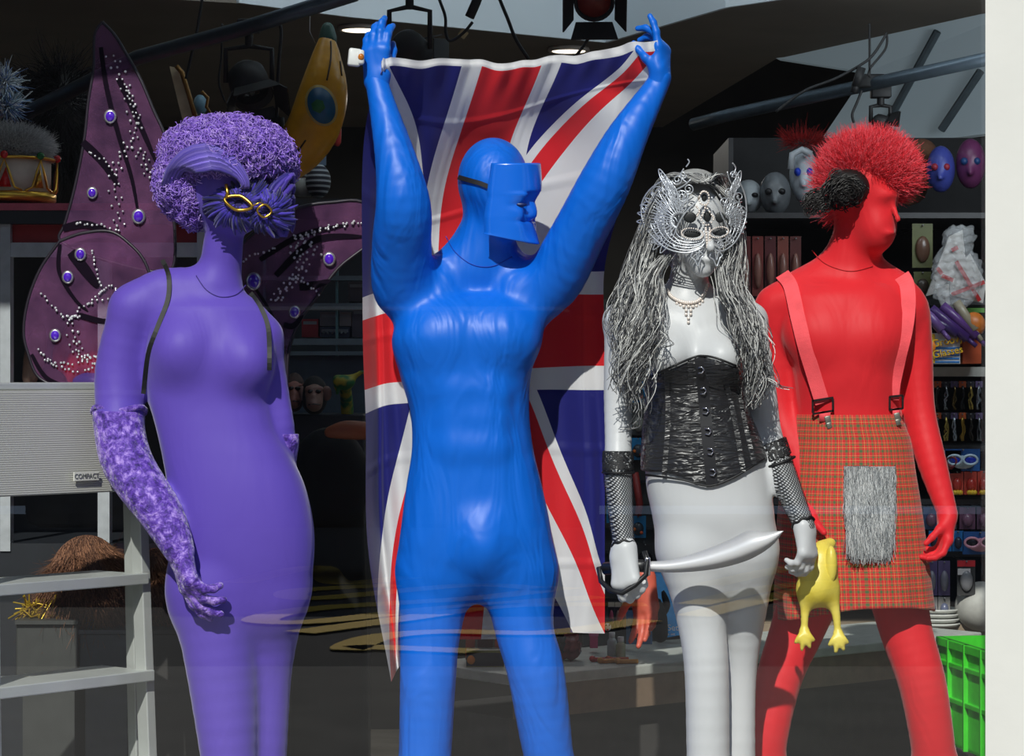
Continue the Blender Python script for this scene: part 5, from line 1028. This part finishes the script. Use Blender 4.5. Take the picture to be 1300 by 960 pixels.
ob = B('orange_box', 'orange and red box right of the striped glasses box', 'box', 1222, 430, 1246, 462, 1.52, .08, S_('box_orange', 196, 84, 40), bevel=.002); K = Body(1.5); K.ell((1236, 412, 0), (15, .03, 16), .02); V, F = K.mesh(.006); mk('jack_face', V, F, S_('jack_orange', 196, 110, 40, .4), None, label='round orange toy face above the orange box', cat='toy', origin=P(1236, 428, 1.5))
gr_ = B('green_tray', 'bright green card edge behind the purple party blowers', 'card', 1206, 391, 1250, 397, 1.62, .02, S_('lime', 90, 150, 60)) 
# hanging chains, cards, goggles, glasses
cols = [(150, 120, 50), (60, 56, 50), (130, 134, 140), (90, 74, 40), (40, 40, 42), (170, 150, 80), (150, 160, 170)]
k = 0
for row, (y0, y1) in enumerate(((484, 522), (524, 562))):
    for j in range(7):
        x = 1180+j*10.5; cc = cols[(j+row*3) % 7]; t = T('jewellery_bag', '%s bag of %s chains, %s on the %s row of hooks' % (['black', 'dark', 'dim'][j % 3], ['gold', 'black', 'silver', 'bronze', 'black', 'gold', 'bright silver'][(j+row*3) % 7], ['leftmost', 'second', 'third', 'fourth', 'fifth', 'sixth', 'last'][j], ['upper', 'lower'][row]), 'jewellery', x, y1, 1.60, 'chains hanging under the pale shelf')
        B('card', None, None, x-4.5, y0, x+4.5, y0+8, 1.60, .003, S_('hook_card%d' % (j % 3), *((96, 80, 120), (196, 90, 40), (40, 40, 50))[j % 3]), parent=t)
        MB().tube([P(x, y0+2, 1.595), (P(x, y0+2, 1.6)[0], 2.124, P(x, y0+2, 1.6)[2])], .0022, 5).build('peg', S_('peg_steel', 0, 0, 0), t)
        for q in range(3): a = rng.uniform(-3, 3, 6); MB().tube([P(x+a[i]*min(1, i/2), y0+6+i*(y1-y0-8)/5, 1.585-.01*q) for i in range(6)], .0028, 5).build('chain', S_('chain_%d%d%d' % cc, *cc, .25, metal=.7), t)
def goggles(label, x, y, col, lens, rx=9):
    t = pack(label, x-22, y-14, x+22, y+15, 1.60, (36, 92, 160), col, group='goggle and glasses packs')
    for s in (-1, 1): MB().tube([P(x+s*10+rx*math.cos(a), y+6*math.sin(a), 1.568) for a in np.linspace(0, 6.28, 20)], .0035, 6, False).build('frame', S_('frame_%d%d%d' % col, *col, .3), t); MB().ball(P(x+s*10, y, 1.57), (rx*.85/500, .004, 5/500)).build('lens', S_('lens_%d%d%d' % lens, *lens, .15), t)
goggles('blue pack of swimming goggles with pale rims beside the red forearm', 1222, 584, (180, 200, 214), (30, 50, 170)); goggles('pack of pink butterfly glasses at knuckle height by the pillar', 1244, 689, (226, 160, 180), (30, 30, 40)); goggles('red and blue pack left of the swimming goggles', 1198, 586, (120, 50, 60), (40, 60, 120), 6)
for i, x in enumerate((1186, 1201, 1216)): pack(['leftmost', 'middle', 'rightmost'][i]+' blue card of dark novelty glasses behind the red fist', x-7, 674, x+7, 700, 1.60, (36, 120, 190), (50, 50, 70), group='blue cards behind the red fist')
for i, (x, c) in enumerate(((1196, (176, 60, 56)), (1214, (206, 74, 56)), (1232, (214, 78, 60)), (1248, (196, 70, 54)))): pack(['red and yellow card nearest the red wrist', 'second red and yellow card from the wrist', 'third red and yellow card, with a yellow starburst', 'red and yellow card touching the pillar'][i], x-8, 598, x+9, 628, 1.60, c, (190, 60, 50), group='red and yellow cards', blobs=((0, -.4, .2, (232, 190, 50)), (-.2, -.4, .2, (232, 190, 50)), (.2, -.4, .2, (232, 190, 50))))
for i, x in enumerate((1182, 1204, 1228, 1250)): pack(['blue lilac bag just right of the kilt', 'grey lilac bag above the red fist', 'mauve bag of bows above the fist', 'dark mauve bag touching the pillar'][i], x-10, 644, x+10, 672, 1.61, ((70, 90, 130), (96, 92, 100), (110, 70, 96), (90, 60, 84))[i], (130, 92, 116), group='mauve bags on the lower shelf')
for i, x in enumerate((1182, 1198)): pack(['tall purple bag beside the kilt hem', 'second tall purple bag from the kilt hem'][i], x-7, 712, x+8, 756, 1.60, ((84, 70, 116), (96, 82, 124))[i], (130, 128, 140), group='tall purple bags'); pack(['clear bag of grey beads below the tall purple bag nearest the kilt', 'clear bag of grey beads below the second purple bag'][i], x-7, 758, x+8, 784, 1.60, (122, 120, 118), (90, 96, 120), group='clear bags of beads')
pack('bag with a red and white header and silvery contents', 1215, 711, 1238, 756, 1.55, (60, 60, 60), (130, 130, 134), head=(206, 40, 50)); B('panel', None, None, 1216, 722, 1232, 730, 1.54, .002, S_('panel_white', 226, 220, 220), parent=[o for o in COL.objects if o.name.startswith('carded_toy') and o.type == 'EMPTY'][-1])
K = Body(1.55); K.ell((1246, 770, .05), (34, .07, 32), .02); V, F = K.mesh(.01); mk('white_hat', V, F, S_('grey_white_felt', 168, 168, 162, .6), None, label='large pale rounded hat on the bottom shelf beside the pillar', cat='hat', origin=P(1246, 800, 1.6))
pl = T('plate_stack', 'stack of white plates on the bottom shelf right of the kilt', 'plates', 1192, 800, 1.6)
for j in range(4): MB().lathe(P(1190, 795-j*6, 1.62), [(0, 0), (.05, 0), (.06, .008), (.058, .010), (.05, .004), (0, .004)], 28).build('plate', S_('plate_white', 196, 198, 192, .3), pl)
# green basket
bk_ = thing('basket', 'bright green plastic shopping basket at the foot of the pillar', 'basket', P(1235, 900, .55)); mg = S_('basket_green', 60, 200, 40, .4)
o_ = P(1192, 818, .95); e_ = P(1300, 832, .40); s_v = e_-o_; s_v[2] = 0; L_ = np.linalg.norm(s_v); s_v /= L_; n_v = np.array([s_v[1], -s_v[0], 0]); zt_ = P(0, 822, .7)[2]; hgt = .24
for nm, a, b in (('front_side', o_-n_v*.0, e_), ('back_side', o_-n_v*.28, e_-n_v*.28)):
    a0, b0 = a.copy(), b.copy(); a0[2] = b0[2] = zt_; m = MB(); m.prism([a0, b0, b0-(0, 0, hgt), a0-(0, 0, hgt)], tuple(-n_v*.004)); m.build(nm, mg, bk_, smooth=False)
    for zz_, th_ in ((0, .02), (-.05, .012), (-.13, .012)): MB().prism([a0+(0, 0, zz_)+n_v*.008, b0+(0, 0, zz_)+n_v*.008, b0+(0, 0, zz_-th_)+n_v*.008, a0+(0, 0, zz_-th_)+n_v*.008], tuple(-n_v*.02)).build('rim', mg, bk_, smooth=False, bevel=.002)
    for s in (.15, .35, .55, .75, .95): p = a0+(b0-a0)*s; MB().box(p+n_v*.004-(0, 0, hgt/2), (.010, .014, hgt)).build('rib', mg, bk_, smooth=False)
for p in (o_, e_): a0 = p.copy(); a0[2] = zt_; b0 = a0-n_v*.28; MB().prism([a0, b0, b0-(0, 0, hgt), a0-(0, 0, hgt)], tuple(s_v*.004)).build('end_side', mg, bk_, smooth=False)
MB().prism([(*(o_)[:2], zt_-hgt), (*(e_)[:2], zt_-hgt), (*(e_-n_v*.28)[:2], zt_-hgt), (*(o_-n_v*.28)[:2], zt_-hgt)], (0, 0, .006)).build('base', mg, bk_, smooth=False)
st_ = (o_+e_)/2-n_v*.14; MB().box((st_[0], st_[1], (FL+zt_-hgt)/2), (.3, .2, zt_-hgt-FL), math.atan2(s_v[1], s_v[0])).build('stool', S_('stool_dark', 46, 44, 42), None, smooth=False, label='dark block stool under the green basket', cat='stool', bevel=.004)
# ---- left: cabinet with crown
cab = T('glass_cabinet', 'white framed glass cabinet with a red band behind the wings', 'cabinet', 90, 700, .75); mwh = S_('frame_white', 176, 182, 186, .4); mdk = S_('cab_dark', 30, 34, 40, .5)
B('top', None, None, -60, 266, 250, 284, .72, .6, mdk, parent=cab); B('glitter_cloth', 'pink glittery cloth strip', None, -60, 258, 245, 267, .715, .5, S_('pink_glitter', 190, 84, 104, .35, bump=.6, bs=200), parent=cab)
B('red_band', None, None, -60, 284, 262, 308, .76, .02, S_('cab_red', 158, 24, 30), parent=cab); B('rail', None, None, -60, 308, 262, 326, .74, .03, mwh, parent=cab)
for x in (0, 124, 250): B('post', None, None, x, 284 if x != 124 else 326, x+(13 if x != 124 else 15), 700, .735, .04, mwh, parent=cab)
B('back', None, None, -60, 326, 262, 700, 1.2, .02, S_('cab_back', 44, 46, 50), parent=cab); B('shelf', None, None, -60, 495, 262, 500, .76, .44, mwh, parent=cab); B('base', None, None, -60, 690, 262, 1180, .74, .45, mdk, parent=cab)
K = Body(.95); K.ell((120, 445, 0), (48, .09, 46), .03); K.ell((150, 420, 0), (26, .08, 40), .03); V, F = K.mesh(.008); V = V+.004*np.sin(V*[120, 60, 30]).sum(1)[:, None]; mk('satin_costume', V, F, S_('red_satin', 200, 24, 30, .3), None, label='bunched red satin costume inside the cabinet behind the lower wing', cat='costume', origin=P(120, 495, .95))
K = Body(.92); K.ell((125, 484, 0), (34, .07, 14), .03); V, F = K.mesh(.008); mk('blue_cloth', V, F, S_('royal_blue', 40, 60, 160, .5), None, label='small heap of royal blue cloth under the red satin', cat='cloth', origin=P(125, 495, .92))
K = Body(.95); K.chain([(50, 420, 0), (45, 450, 0), (38, 480, 0)], [9, 14, 10], .02); V, F = K.mesh(.007); mk('doll', V, F, S_('dull_flesh', 120, 92, 80), None, label='dim flesh coloured figure standing in the cabinet at far left', cat='doll', origin=P(45, 495, .95))
# crown
cw = T('crown', 'gold toy crown with red and green jewels and white fur top', 'crown', 10, 258, .78); cx = P(10, 258, .85); Rc = .105
MB().lathe(cx, [(Rc, 0), (Rc+.004, .004), (Rc+.004, .018), (Rc, .022)], 40).build('band', mgold, cw)
MB().lathe(cx+(0, 0, .095), [(Rc+.002, 0), (Rc+.004, .003), (Rc+.002, .006)], 40).build('top_wire', mgold, cw)
for k in range(8):
    a = -math.pi/2+.12+k*math.pi/4; f = lambda da, h, r=Rc+.006: cx+np.array([r*math.cos(a+da), r*math.sin(a+da), h])
    MB().tube([f(-.36, .022), f(-.2, .03), f(-.08, .07), f(0, .092), f(.08, .07), f(.2, .03), f(.36, .022)], .0028, 6).build('arch', mgold, cw)
    MB().ball(f(0, .102), .009).build('jewel', S_('ruby', 200, 20, 24, .1) if k % 2 == 0 else S_('emerald', 10, 110, 50, .1), cw)
    MB().prism([f(-.14, .03, Rc), f(.14, .03, Rc), f(.03, .075, Rc)], (0, .003, 0)).build('inlay', S_('ruby', 0, 0, 0) if k % 2 == 0 else mgold, cw)
MB().lathe(cx, [(0, .01), (Rc*.93, .01), (Rc*.93, .10), (0, .10)], 30).build('lining', S_('lining_cream', 206, 196, 180, .8), cw)
fur([((10, 188, .85), (58, .09, 26), 14000)], 'fur_top', cw, [C(206, 206, 204), C(186, 186, 186), C(224, 224, 222)], (.008, .022), lambda p, q: q+np.array([0, 0, .1]), .0008)
# dark wigs hanging left of the tall wing
cc0_ = P(75, 130, 1.3)
bw = T('black_wig', 'large black shaggy wig in the gloom left of the tall wing', 'wig', 80, 230, 1.3); K = Body(1.7); K.ell((78, 150, 0), (44, .09, 70), .02); V, F = K.mesh(.012); mk('wig_cap', V, F, S_('black_hair', 16, 14, 14), bw); fur([((78, 150, 1.7), (46, .10, 74), 2500)], 'strands', bw, [C(18, 16, 18), C(30, 28, 30)], (.05, .10), lambda p, q: q+np.array([0, 0, -.6]), .0016)
for i, (x, y, c, l) in enumerate(((6, 105, (190, 206, 214), 'icy white tinsel tuft at the top left edge'), (10, 135, (160, 190, 206), 'pale blue tinsel tuft below the white one at the left edge'))):
    fur([((x, y, 1.2), (10, .03, 10), 260)], 'tinsel', None, [C(*c), C(120, 150, 200), C(226, 232, 236)], (.02, .045), lambda p, q: q, .002); o = COL.objects[-1]; tag(o, l, 'tinsel'); del o['kind']
# ---- lighting poles, lamps and cables
mbk = S_('matt_black', 20, 20, 22, .6); msteel = S_('pole_steel', 78, 90, 100, .35, metal=.6)
MB().tube([P(-40, 180, 1.35), P(175, 73, 1.0), P(310, 36, .8), P(450, -8, .6)], .018, 16).build('lighting_pole', msteel, None, label='steel lighting pole crossing the upper left corner', cat='pole')
MB().tube([P(880, 158, 2.0), P(925, 146, 1.9), P(1100, 108, 1.5), P(1330, 58, 1.1)], .017, 16).build('lighting_pole', msteel, None, label='steel lighting pole crossing the upper right behind the red wig', cat='pole')
MB().tube([P(440, -44, .8), P(900, -44, .8)], .018, 16).build('lighting_pole', msteel, None, label='level lighting pole along the top edge that carries the two top lamps', cat='pole')
def lamp(label, x, y, Y, r, L, aim, lens=None, yoke=True, drop=.06):
    t = T('stage_lamp', label, 'lamp', x, y, Y); c = P(x, y, Y); ax_ = unit(aim); r = r/650; L = L/650
    MB().lathe(c, [(0, -L*.5), (r*.6, -L*.5), (r*.95, -L*.3), (r, -L*.1), (r, L*.5), (r*.9, L*.5), (r*.86, L*.3), (0, L*.3)], 28, ax_).build('housing', mbk, t)
    MB().lathe(c+ax_*L*.32, [(0, 0), (r*.84, 0), (r*.8, .004), (0, .012)], 24, ax_).build('lens', lens or S_('lens_dark', 30, 32, 36, .1), t)
    if yoke: MB().tube([c+(-r*1.15, 0, 0), c+(-r*1.15, 0, r*1.2+drop*.3), c+(0, 0, r*1.3+drop*.35), c+(r*1.15, 0, r*1.2+drop*.3), c+(r*1.15, 0, 0)], .006, 8).build('yoke', mbk, t); MB().tube([c+(0, 0, r*1.3+drop*.3), c+(0, 0, r*1.3+drop)], .010, 10).box(c+(0, 0, r*1.3+drop), (.05, .04, .03)).build('clamp', mbk, t, bevel=.004)
    u_ = unit(np.cross(ax_, (1, 0, .01))); v_ = np.cross(ax_, u_)
    for q in range(4):
        a = q*math.pi/2; d_ = u_*math.cos(a)+v_*math.sin(a); s_ = u_*math.sin(a)-v_*math.cos(a); p0 = c+ax_*L*.5+d_*r
        MB().prism([p0-s_*r*.9, p0+s_*r*.9, p0+s_*r*1.15+ax_*r*.9+d_*r*.5, p0-s_*r*1.15+ax_*r*.9+d_*r*.5], tuple(d_*.003)).build('barn_door', mbk, t, smooth=False)
    return t
lamp('black stage lamp hanging above the purple wig', 316, 105, .88, 30, 60, (.3, -.5, -.75), drop=.07)
lamp('black stage lamp behind the raised left blue hand', 520, 62, .8, 26, 50, (.4, .8, -.3), drop=.125)
lamp('small black stage lamp over the red wig', 1118, 156, 1.5, 14, 26, (.9, -.3, -.3), drop=.05)
lamp('stage lamp with a dull red lens at the top centre', 754, -2, .8, 30, 34, (0, -.75, -.45), S_('red_gel', 120, 34, 26, .4), drop=.035)
for lb, pts, r in (('thin black cable hanging down behind the top of the purple wig', [(258, -10), (250, 40), (243, 70), (236, 100)], .0035), ('black cable looping beside the stage lamp and the banana', [(352, 18), (357, 40), (354, 80), (352, 120), (351, 165)], .004), ('fine cable running down beside the hanging lamp', [(282, 30), (281, 70), (278, 105), (286, 130)], .0025),
                  ('black cable curving down behind the flag top', [(631, -42), (632, -10), (645, 25), (655, 50), (671, 75)], .004), ('cable hanging from the top with a black plug by the flag', [(553, -42), (555, -10), (565, 20), (566, 42), (572, 52), (588, 42), (600, 28)], .0035), ('short cable under the red lens lamp', [(752, 40), (745, 52), (735, 66), (728, 74)], .0035), ('black cable wound across the right lighting pole', [(1126, 42), (1108, 70), (1090, 84), (1060, 100), (1020, 116), (985, 142)], .0035), ('loop of cable hanging onto the right lighting pole', [(1104, 30), (1104, 70), (1104, 98)], .003), ('cable loop beside the small right lamp', [(1126, 44), (1124, 62), (1106, 85), (1102, 96)], .003), ('cable curl left of the small right lamp', [(1094, 115), (1088, 130), (1082, 145), (1084, 156)], .0035)):
    MB().tube(cr(PP(pts, .9 if pts[0][0] < 400 else .8 if pts[0][0] < 800 else 1.45), 30), r, 6).build('cable', mbk, None, label=lb, cat='cable')
MB().tube([P(596, 22, .8), P(604, 4, .8), P(609, -10, .8), P(612, -40, .8)], .011, 10).build('plug', mbk, None, label='black inline plug at the end of the cable above the flag', cat='plug'); MB().box(P(588, 43, .9), (.018, .004, .018), 0, .7).build('cable_tag', S_('tag_tan', 170, 150, 110), None, smooth=False, label='small tan diamond shaped tag on the cable above the flag', cat='tag')
MB().tube([P(352, 150, .9), P(354, 172, .9)], .016, 10).build('plug', mbk, None, label='black plug hanging between the purple wig and the banana', cat='plug'); MB().box(P(1090, 98, 1.44), (.020, .022, .05), 0, .3).tube([P(1088, 104, 1.44), P(1084, 118, 1.44)], .010).build('plug', mbk, None, label='black plug hanging from the right lighting pole', cat='plug')
MB().box(P(1104, 104, 1.5), (.075, .06, .035)).build('pole_clamp', mbk, None, bevel=.006, label='black clamp gripping the right lighting pole', cat='clamp')
# banana
bn = T('inflatable_banana', 'yellow inflatable banana with a blue oval sticker hanging by the flag', 'inflatable', 400, 215, .9); mba = S_('banana_vinyl', 206, 148, 22, .3, bump=.2, bs=25)
K = Body(.9); K.chain([(415, 48, 0), (414, 75, -.01), (410, 120, -.03), (396, 165, -.03), (370, 200, -.01), (345, 222, .02)], [9, 19, 31, 33, 28, 12], .03); V, F = K.mesh(.007); mk('body', V, F, mba, bn)
K2 = Body(.9); K2.chain([(416, 36, 0), (416, 50, 0)], [8, 12], .02); V, F = K2.mesh(.006); mk('stem', V, F, S_('banana_green', 44, 84, 74, .4), bn)
def bf(x, y, l=.003): return K.front(x, y, l)
sk = MB(); ringp = []; cth = -.35
for nm, rx, ry, lf, m in (('sticker_rim', 20, 27, .001, S_('sticker_cream', 196, 170, 96)), ('sticker', 17, 24, .004, S_('sticker_blue', 26, 92, 130, .35))):
    V = [bf(408, 134, lf+.001)]; 
    for i in range(28): a = 2*math.pi*i/28; x, y = rx*math.cos(a), ry*math.sin(a); V.append(bf(408+x*math.cos(cth)-y*math.sin(cth), 134+x*math.sin(cth)+y*math.cos(cth), lf))
    mk(nm, V, [[0, 1+i, 1+(i+1) % 28] for i in range(28)], m, bn, solid=.001)
mk('sticker_motif', [bf(402+dx, 134+dy, .007) for dx, dy in ((0, -8), (8, -6), (11, 3), (4, 10), (-5, 6), (-7, -2))], [[0, 1, 2, 3, 4, 5]], S_('motif_green', 40, 110, 60), bn, solid=.001)
for ln in ([(420, 52), (420, 75), (415, 102)], [(388, 178), (378, 192), (366, 203)], [(432, 78), (434, 96)]): MB().tube([bf(x, y, .001) for x, y in cr(ln, 12)], .002, 6).build('crease_line', S_('brown_line', 60, 40, 10), bn)
MB().tube([P(394, 0, .9), P(393, 40, .9), P(400, 55, .9)], .0012, 5).build('hanging_thread', S_('thread', 150, 150, 150), bn)
# cut-out board, and small things on the counter behind the wig
co = T('cutout_board', 'pale tapering cut-out board with a ragged gilt edge behind the purple wig', 'board', 240, 165, 1.1); MB().prism([P(*q, 1.1) for q in ((215, 84), (224, 86), (233, 100), (240, 125), (250, 160), (236, 168), (226, 130))], (0, .02, 0)).build('panel', S_('board_cream', 170, 156, 128), co, smooth=False)
MB().tube([P(*q, 1.09) for q in ((224, 84), (231, 92), (236, 108), (242, 128), (252, 162))], .006, 6).build('gilt_edge', S_('dark_gilt', 120, 84, 30, .4, metal=.5), co)
or_ = T('ornament', 'small blue and gilt ornament right of the cut-out board', 'ornament', 256, 150, 1.12); K = Body(1.12); K.ell((254, 134, 0), (9, .02, 14), .01); V, F = K.mesh(.005); mk('body', V, F, S_('orn_blue', 90, 130, 150), or_); MB().tube([P(*q, 1.08) for q in ((256, 116), (264, 124), (262, 136), (268, 144), (258, 148))], .004, 6).build('scroll', S_('dark_gilt', 0, 0, 0), or_)
tb2 = B('side_counter', 'dark side counter with a steel edge behind the right wing', 'counter', 352, 252, 470, 262, 1.3, .5, S_('counter_black', 30, 34, 38)); B('steel_edge', 'steel edge', None, 352, 249, 470, 253, 1.29, .01, S_('edge_steel', 110, 120, 124, .4), parent=None) if False else None
cu = T('cup', 'white paper cup behind the purple wig on the side counter', 'cup', 385, 250, 1.4); MB().lathe(P(385, 249, 1.42), [(0, 0), (.020, 0), (.026, .05), (.024, .05), (.019, .004), (0, .004)], 20).build('cup_body', S_('cup_white', 170, 176, 172), cu); MB().lathe(P(385, 224, 1.42), [(.027, -.003), (.028, .003), (0, .005)], 20).build('lid', S_('cup_lid', 180, 186, 182), cu)
sv = T('striped_top', 'navy top with white stripes folded on the side counter', 'clothes', 405, 249, 1.4); K = Body(1.4); K.ell((404, 230, 0), (16, .05, 22), .02); V, F = K.mesh(.006); gm = G('navy_stripe'); sx = gm.node('ShaderNodeSeparateXYZ'); gm.l.new(gm.xyz(), sx.inputs[0]); gm.pr(color=gm.mix(gm.mt('LESS_THAN', gm.mt('SINE', gm.mt('MULTIPLY', sx.outputs[2], 480)), -.35), C(16, 18, 34), C(150, 156, 160)), rough=.8); mk('cloth', V, F, gm.m, sv); B('price_card', None, None, 396, 196, 414, 210, 1.44, .004, S_('card_yb', 90, 110, 130), parent=sv)
K = Body(1.3); K.chain([(421, 135, 0), (424, 160, 0), (428, 182, 0)], [6, 9, 5], .01); V, F = K.mesh(.006); mk('red_sock', V, F, S_('sock_red', 150, 26, 24), None, label='small red stocking hanging behind the banana', cat='stocking', origin=P(425, 190, 1.3))
# ---- middle shelving behind the right wing
md = T('metal_shelves', 'grey blue metal shelves of boxes between the purple and blue mannequins', 'shelves', 400, 560, 1.5)
for y, h in ((350, 6), (385, 8), (430, 8), (446, 5)): B('rail', None, None, 330, y, 490, y+h, 1.45, .04, S_('rail_grey', 84, 98, 106, .4), parent=md)
B('back', None, None, 330, 262, 490, 560, 1.8, .02, S_('md_back', 38, 44, 50), parent=md); B('door', None, None, 330, 452, 490, 560, 1.48, .02, S_('md_door', 52, 66, 76, .4), parent=md)
for x in (334, 426, 484): B('upright', None, None, x, 330, x+3, 452, 1.46, .03, S_('rail_teal', 70, 104, 108, .4), parent=md)
for i, (x0, y0, x1, y1, c) in enumerate(((383, 405, 404, 428, (150, 36, 40)), (406, 396, 430, 414, (112, 108, 110)), (431, 396, 446, 414, (130, 126, 126)), (447, 392, 470, 428, (84, 84, 92)), (406, 415, 444, 428, (46, 60, 78)), (442, 358, 462, 383, (74, 72, 76)))):
    t = T('carton', ['red carton at the tip of the right wing', 'grey carton on the middle metal shelf', 'pale carton right of the grey one', 'lined grey carton touching the flag edge', 'flat navy carton with a row of studs', 'brown grey carton on the upper metal shelf by the flag'][i], 'box', (x0+x1)/2, y1, 1.5, 'cartons on the metal shelves'); B('carton_body', None, None, x0, y0, x1, y1, 1.5, .12, S_('carton_%d' % i, *c), parent=t); B('carton_label', None, None, x0+2, y0+3, x1-2, y0+7, 1.498, .002, S_('carton_label', 128, 136, 140), parent=t)
    if i == 4:
        for k in range(6): MB().ball(P(411+k*5.5, 422, 1.495), .004, 8, 5).build('stud', S_('carton_label', 0, 0, 0), t)
def ape(label, x, y, w, h, Y, sk, dark):
    t = T('ape_mask', label, 'mask', x, y+h, Y, 'rubber ape masks'); K = Body(Y); K.ell((x, y, .03), (w*1.15, .06, h*1.05), .02); V, F = K.mesh(.006); mk('hood', V, F, S_('ape_dark%d' % x, *dark, .9), t)
    K = Body(Y); K.ell((x, y-h*.15, -.02), (w*.75, .04, h*.45), .02); K.ell((x, y+h*.45, -.04), (w*.68, .045, h*.42), .02); K.cone((x-w*.6, y-h*.35, -.045), (x+w*.6, y-h*.35, -.045), 3, 3, .01); K.ell((x, y+h*.08, -.065), (w*.2, .012, 3), .008); V, F = K.mesh(.004); mk('face', V, F, S_('ape_skin%d' % x, *sk, .6), t)
    for s in (-1, 1): MB().ball(P(x+s*w*.32, y-h*.2, Y-.058), (.007, .005, .005)).build('eye', S_('ape_eye', 12, 10, 10, .2), t); MB().ball(P(x+s*w*1.05, y-h*.1, Y), (.012, .008, .018)).build('ear', S_('ape_skin%d' % x, 0, 0, 0), t)
    MB().tube([P(x-w*.5, y+h*.5, Y-.078), P(x, y+h*.46, Y-.086), P(x+w*.5, y+h*.5, Y-.078)], .0015, 6).build('mouth', S_('ape_eye', 0, 0, 0), t)
ape('dark chimpanzee mask between the purple and blue mannequins', 399, 502, 15, 24, 1.1, (122, 92, 82), (22, 20, 22)); ape('second ape mask half hidden behind the purple arm', 374, 498, 12, 24, 1.15, (132, 86, 76), (60, 44, 40))
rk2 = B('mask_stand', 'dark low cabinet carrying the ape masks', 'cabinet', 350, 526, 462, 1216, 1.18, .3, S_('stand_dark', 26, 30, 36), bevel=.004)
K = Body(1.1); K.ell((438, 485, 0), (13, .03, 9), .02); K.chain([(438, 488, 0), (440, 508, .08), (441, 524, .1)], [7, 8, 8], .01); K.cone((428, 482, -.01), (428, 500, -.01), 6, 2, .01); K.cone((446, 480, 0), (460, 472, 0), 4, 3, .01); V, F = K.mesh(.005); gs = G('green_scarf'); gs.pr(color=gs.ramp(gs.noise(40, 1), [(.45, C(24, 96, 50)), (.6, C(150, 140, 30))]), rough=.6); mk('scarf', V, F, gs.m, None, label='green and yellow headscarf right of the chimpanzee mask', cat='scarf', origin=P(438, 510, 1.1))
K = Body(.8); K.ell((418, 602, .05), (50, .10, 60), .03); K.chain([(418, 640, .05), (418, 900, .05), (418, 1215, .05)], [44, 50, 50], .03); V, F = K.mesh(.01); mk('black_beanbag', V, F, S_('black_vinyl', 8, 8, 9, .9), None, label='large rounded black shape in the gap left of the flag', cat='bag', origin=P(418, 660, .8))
K = Body(.75); K.chain([(418, 549, 0), (440, 546, 0), (475, 548, .02)], [7, 12, 11], .02); V, F = K.mesh(.006); mk('joke_limb', V, F, S_('arm_brown', 150, 84, 52, .5), None, label='brown rubber forearm lying over the black shape by the flag', cat='toy', origin=P(445, 560, .75))
# ---- lower left: fur, garland, boxes
def furmass(label, specs, core, Y):
    t = T('fur_rug', label, 'fur', core[0], core[1]+core[3], Y); K = Body(Y); K.ell((core[0], core[1], 0), (core[2], .08, core[3]), .02); V, F = K.mesh(.012); mk('pelt', V, F, S_('pelt', 70, 46, 34, .9), t)
    fur(specs, 'fur', t, [C(120, 84, 62), C(146, 104, 78), C(84, 56, 42), C(104, 70, 52)], (.04, .09), lambda p, q: q*.5+np.array([.15, -.1, -1.]), .0011)
furmass('long brown fur behind the ladder steps', [((110, 735, .56), (50, .09, 60), 9000)], (110, 735, 46, 54), .56); furmass('second brown fur pelt between the ladder and the purple glove', [((196, 740, .60), (20, .07, 48), 2600)], (196, 740, 17, 44), .60)
gl2 = []
for i in range(160): p = P(rng.uniform(28, 84), rng.uniform(766, 784), .5+rng.uniform(-.04, .04)); a = rng.normal(size=3)*.012; gl2.append([p+a*t for t in np.linspace(-1, 1, 4)])
V, F = tubes(np.array(gl2), .0018, 4); mk('garland', V, F, S_('garland_gold', 190, 160, 50, .3, metal=.5), None, label='strip of gold tinsel garland seen through the lower ladder steps', cat='tinsel')
for lb, x0, y0, x1, y1, Y, c in (('dark grey crate under the gold garland', 20, 788, 98, 868, .42, (58, 60, 58)), ('slate blue crate right of the dark grey crate', 100, 800, 165, 870, .44, (50, 56, 66)), ('low dark plinth behind the purple legs', 185, 800, 300, 1000, .45, (40, 38, 36))):
    t = T('crate', lb, 'crate', (x0+x1)/2, y1, Y); B('crate_body', None, None, x0, y0+4, x1, y1, Y, .25, S_('crate_%d' % x0, *c), parent=t, bevel=.004); B('lid', None, None, x0-1, y0, x1+1, y0+5, Y-.01, .27, S_('crate_%d' % x0, *c), parent=t)
    a, b = P(x0, y1, Y), P(x1, y1, Y); MB().box(((a[0]+b[0])/2, Y+.125, (FL+a[2])/2), (b[0]-a[0]-.02, .2, a[2]-FL)).build('plinth', S_('crate_%d' % x0, *c), t, smooth=False)
MB().tube([P(114, 775, .5), P(115, 800, .48), P(116, 835, .48)], .010, 10).build('brush', S_('handle_blue', 30, 70, 150), None, label='short blue handle standing before the crates behind the ladder', cat='brush')
K = Body(.6); K.ell((201, 782, 0), (10, .03, 12), .02); V, F = K.mesh(.006); mk('gilt_pot', V, F, S_('pot_cream', 190, 176, 120, .3), None, label='small cream and gilt pot at the hem of the second fur', cat='pot', origin=P(201, 795, .6))
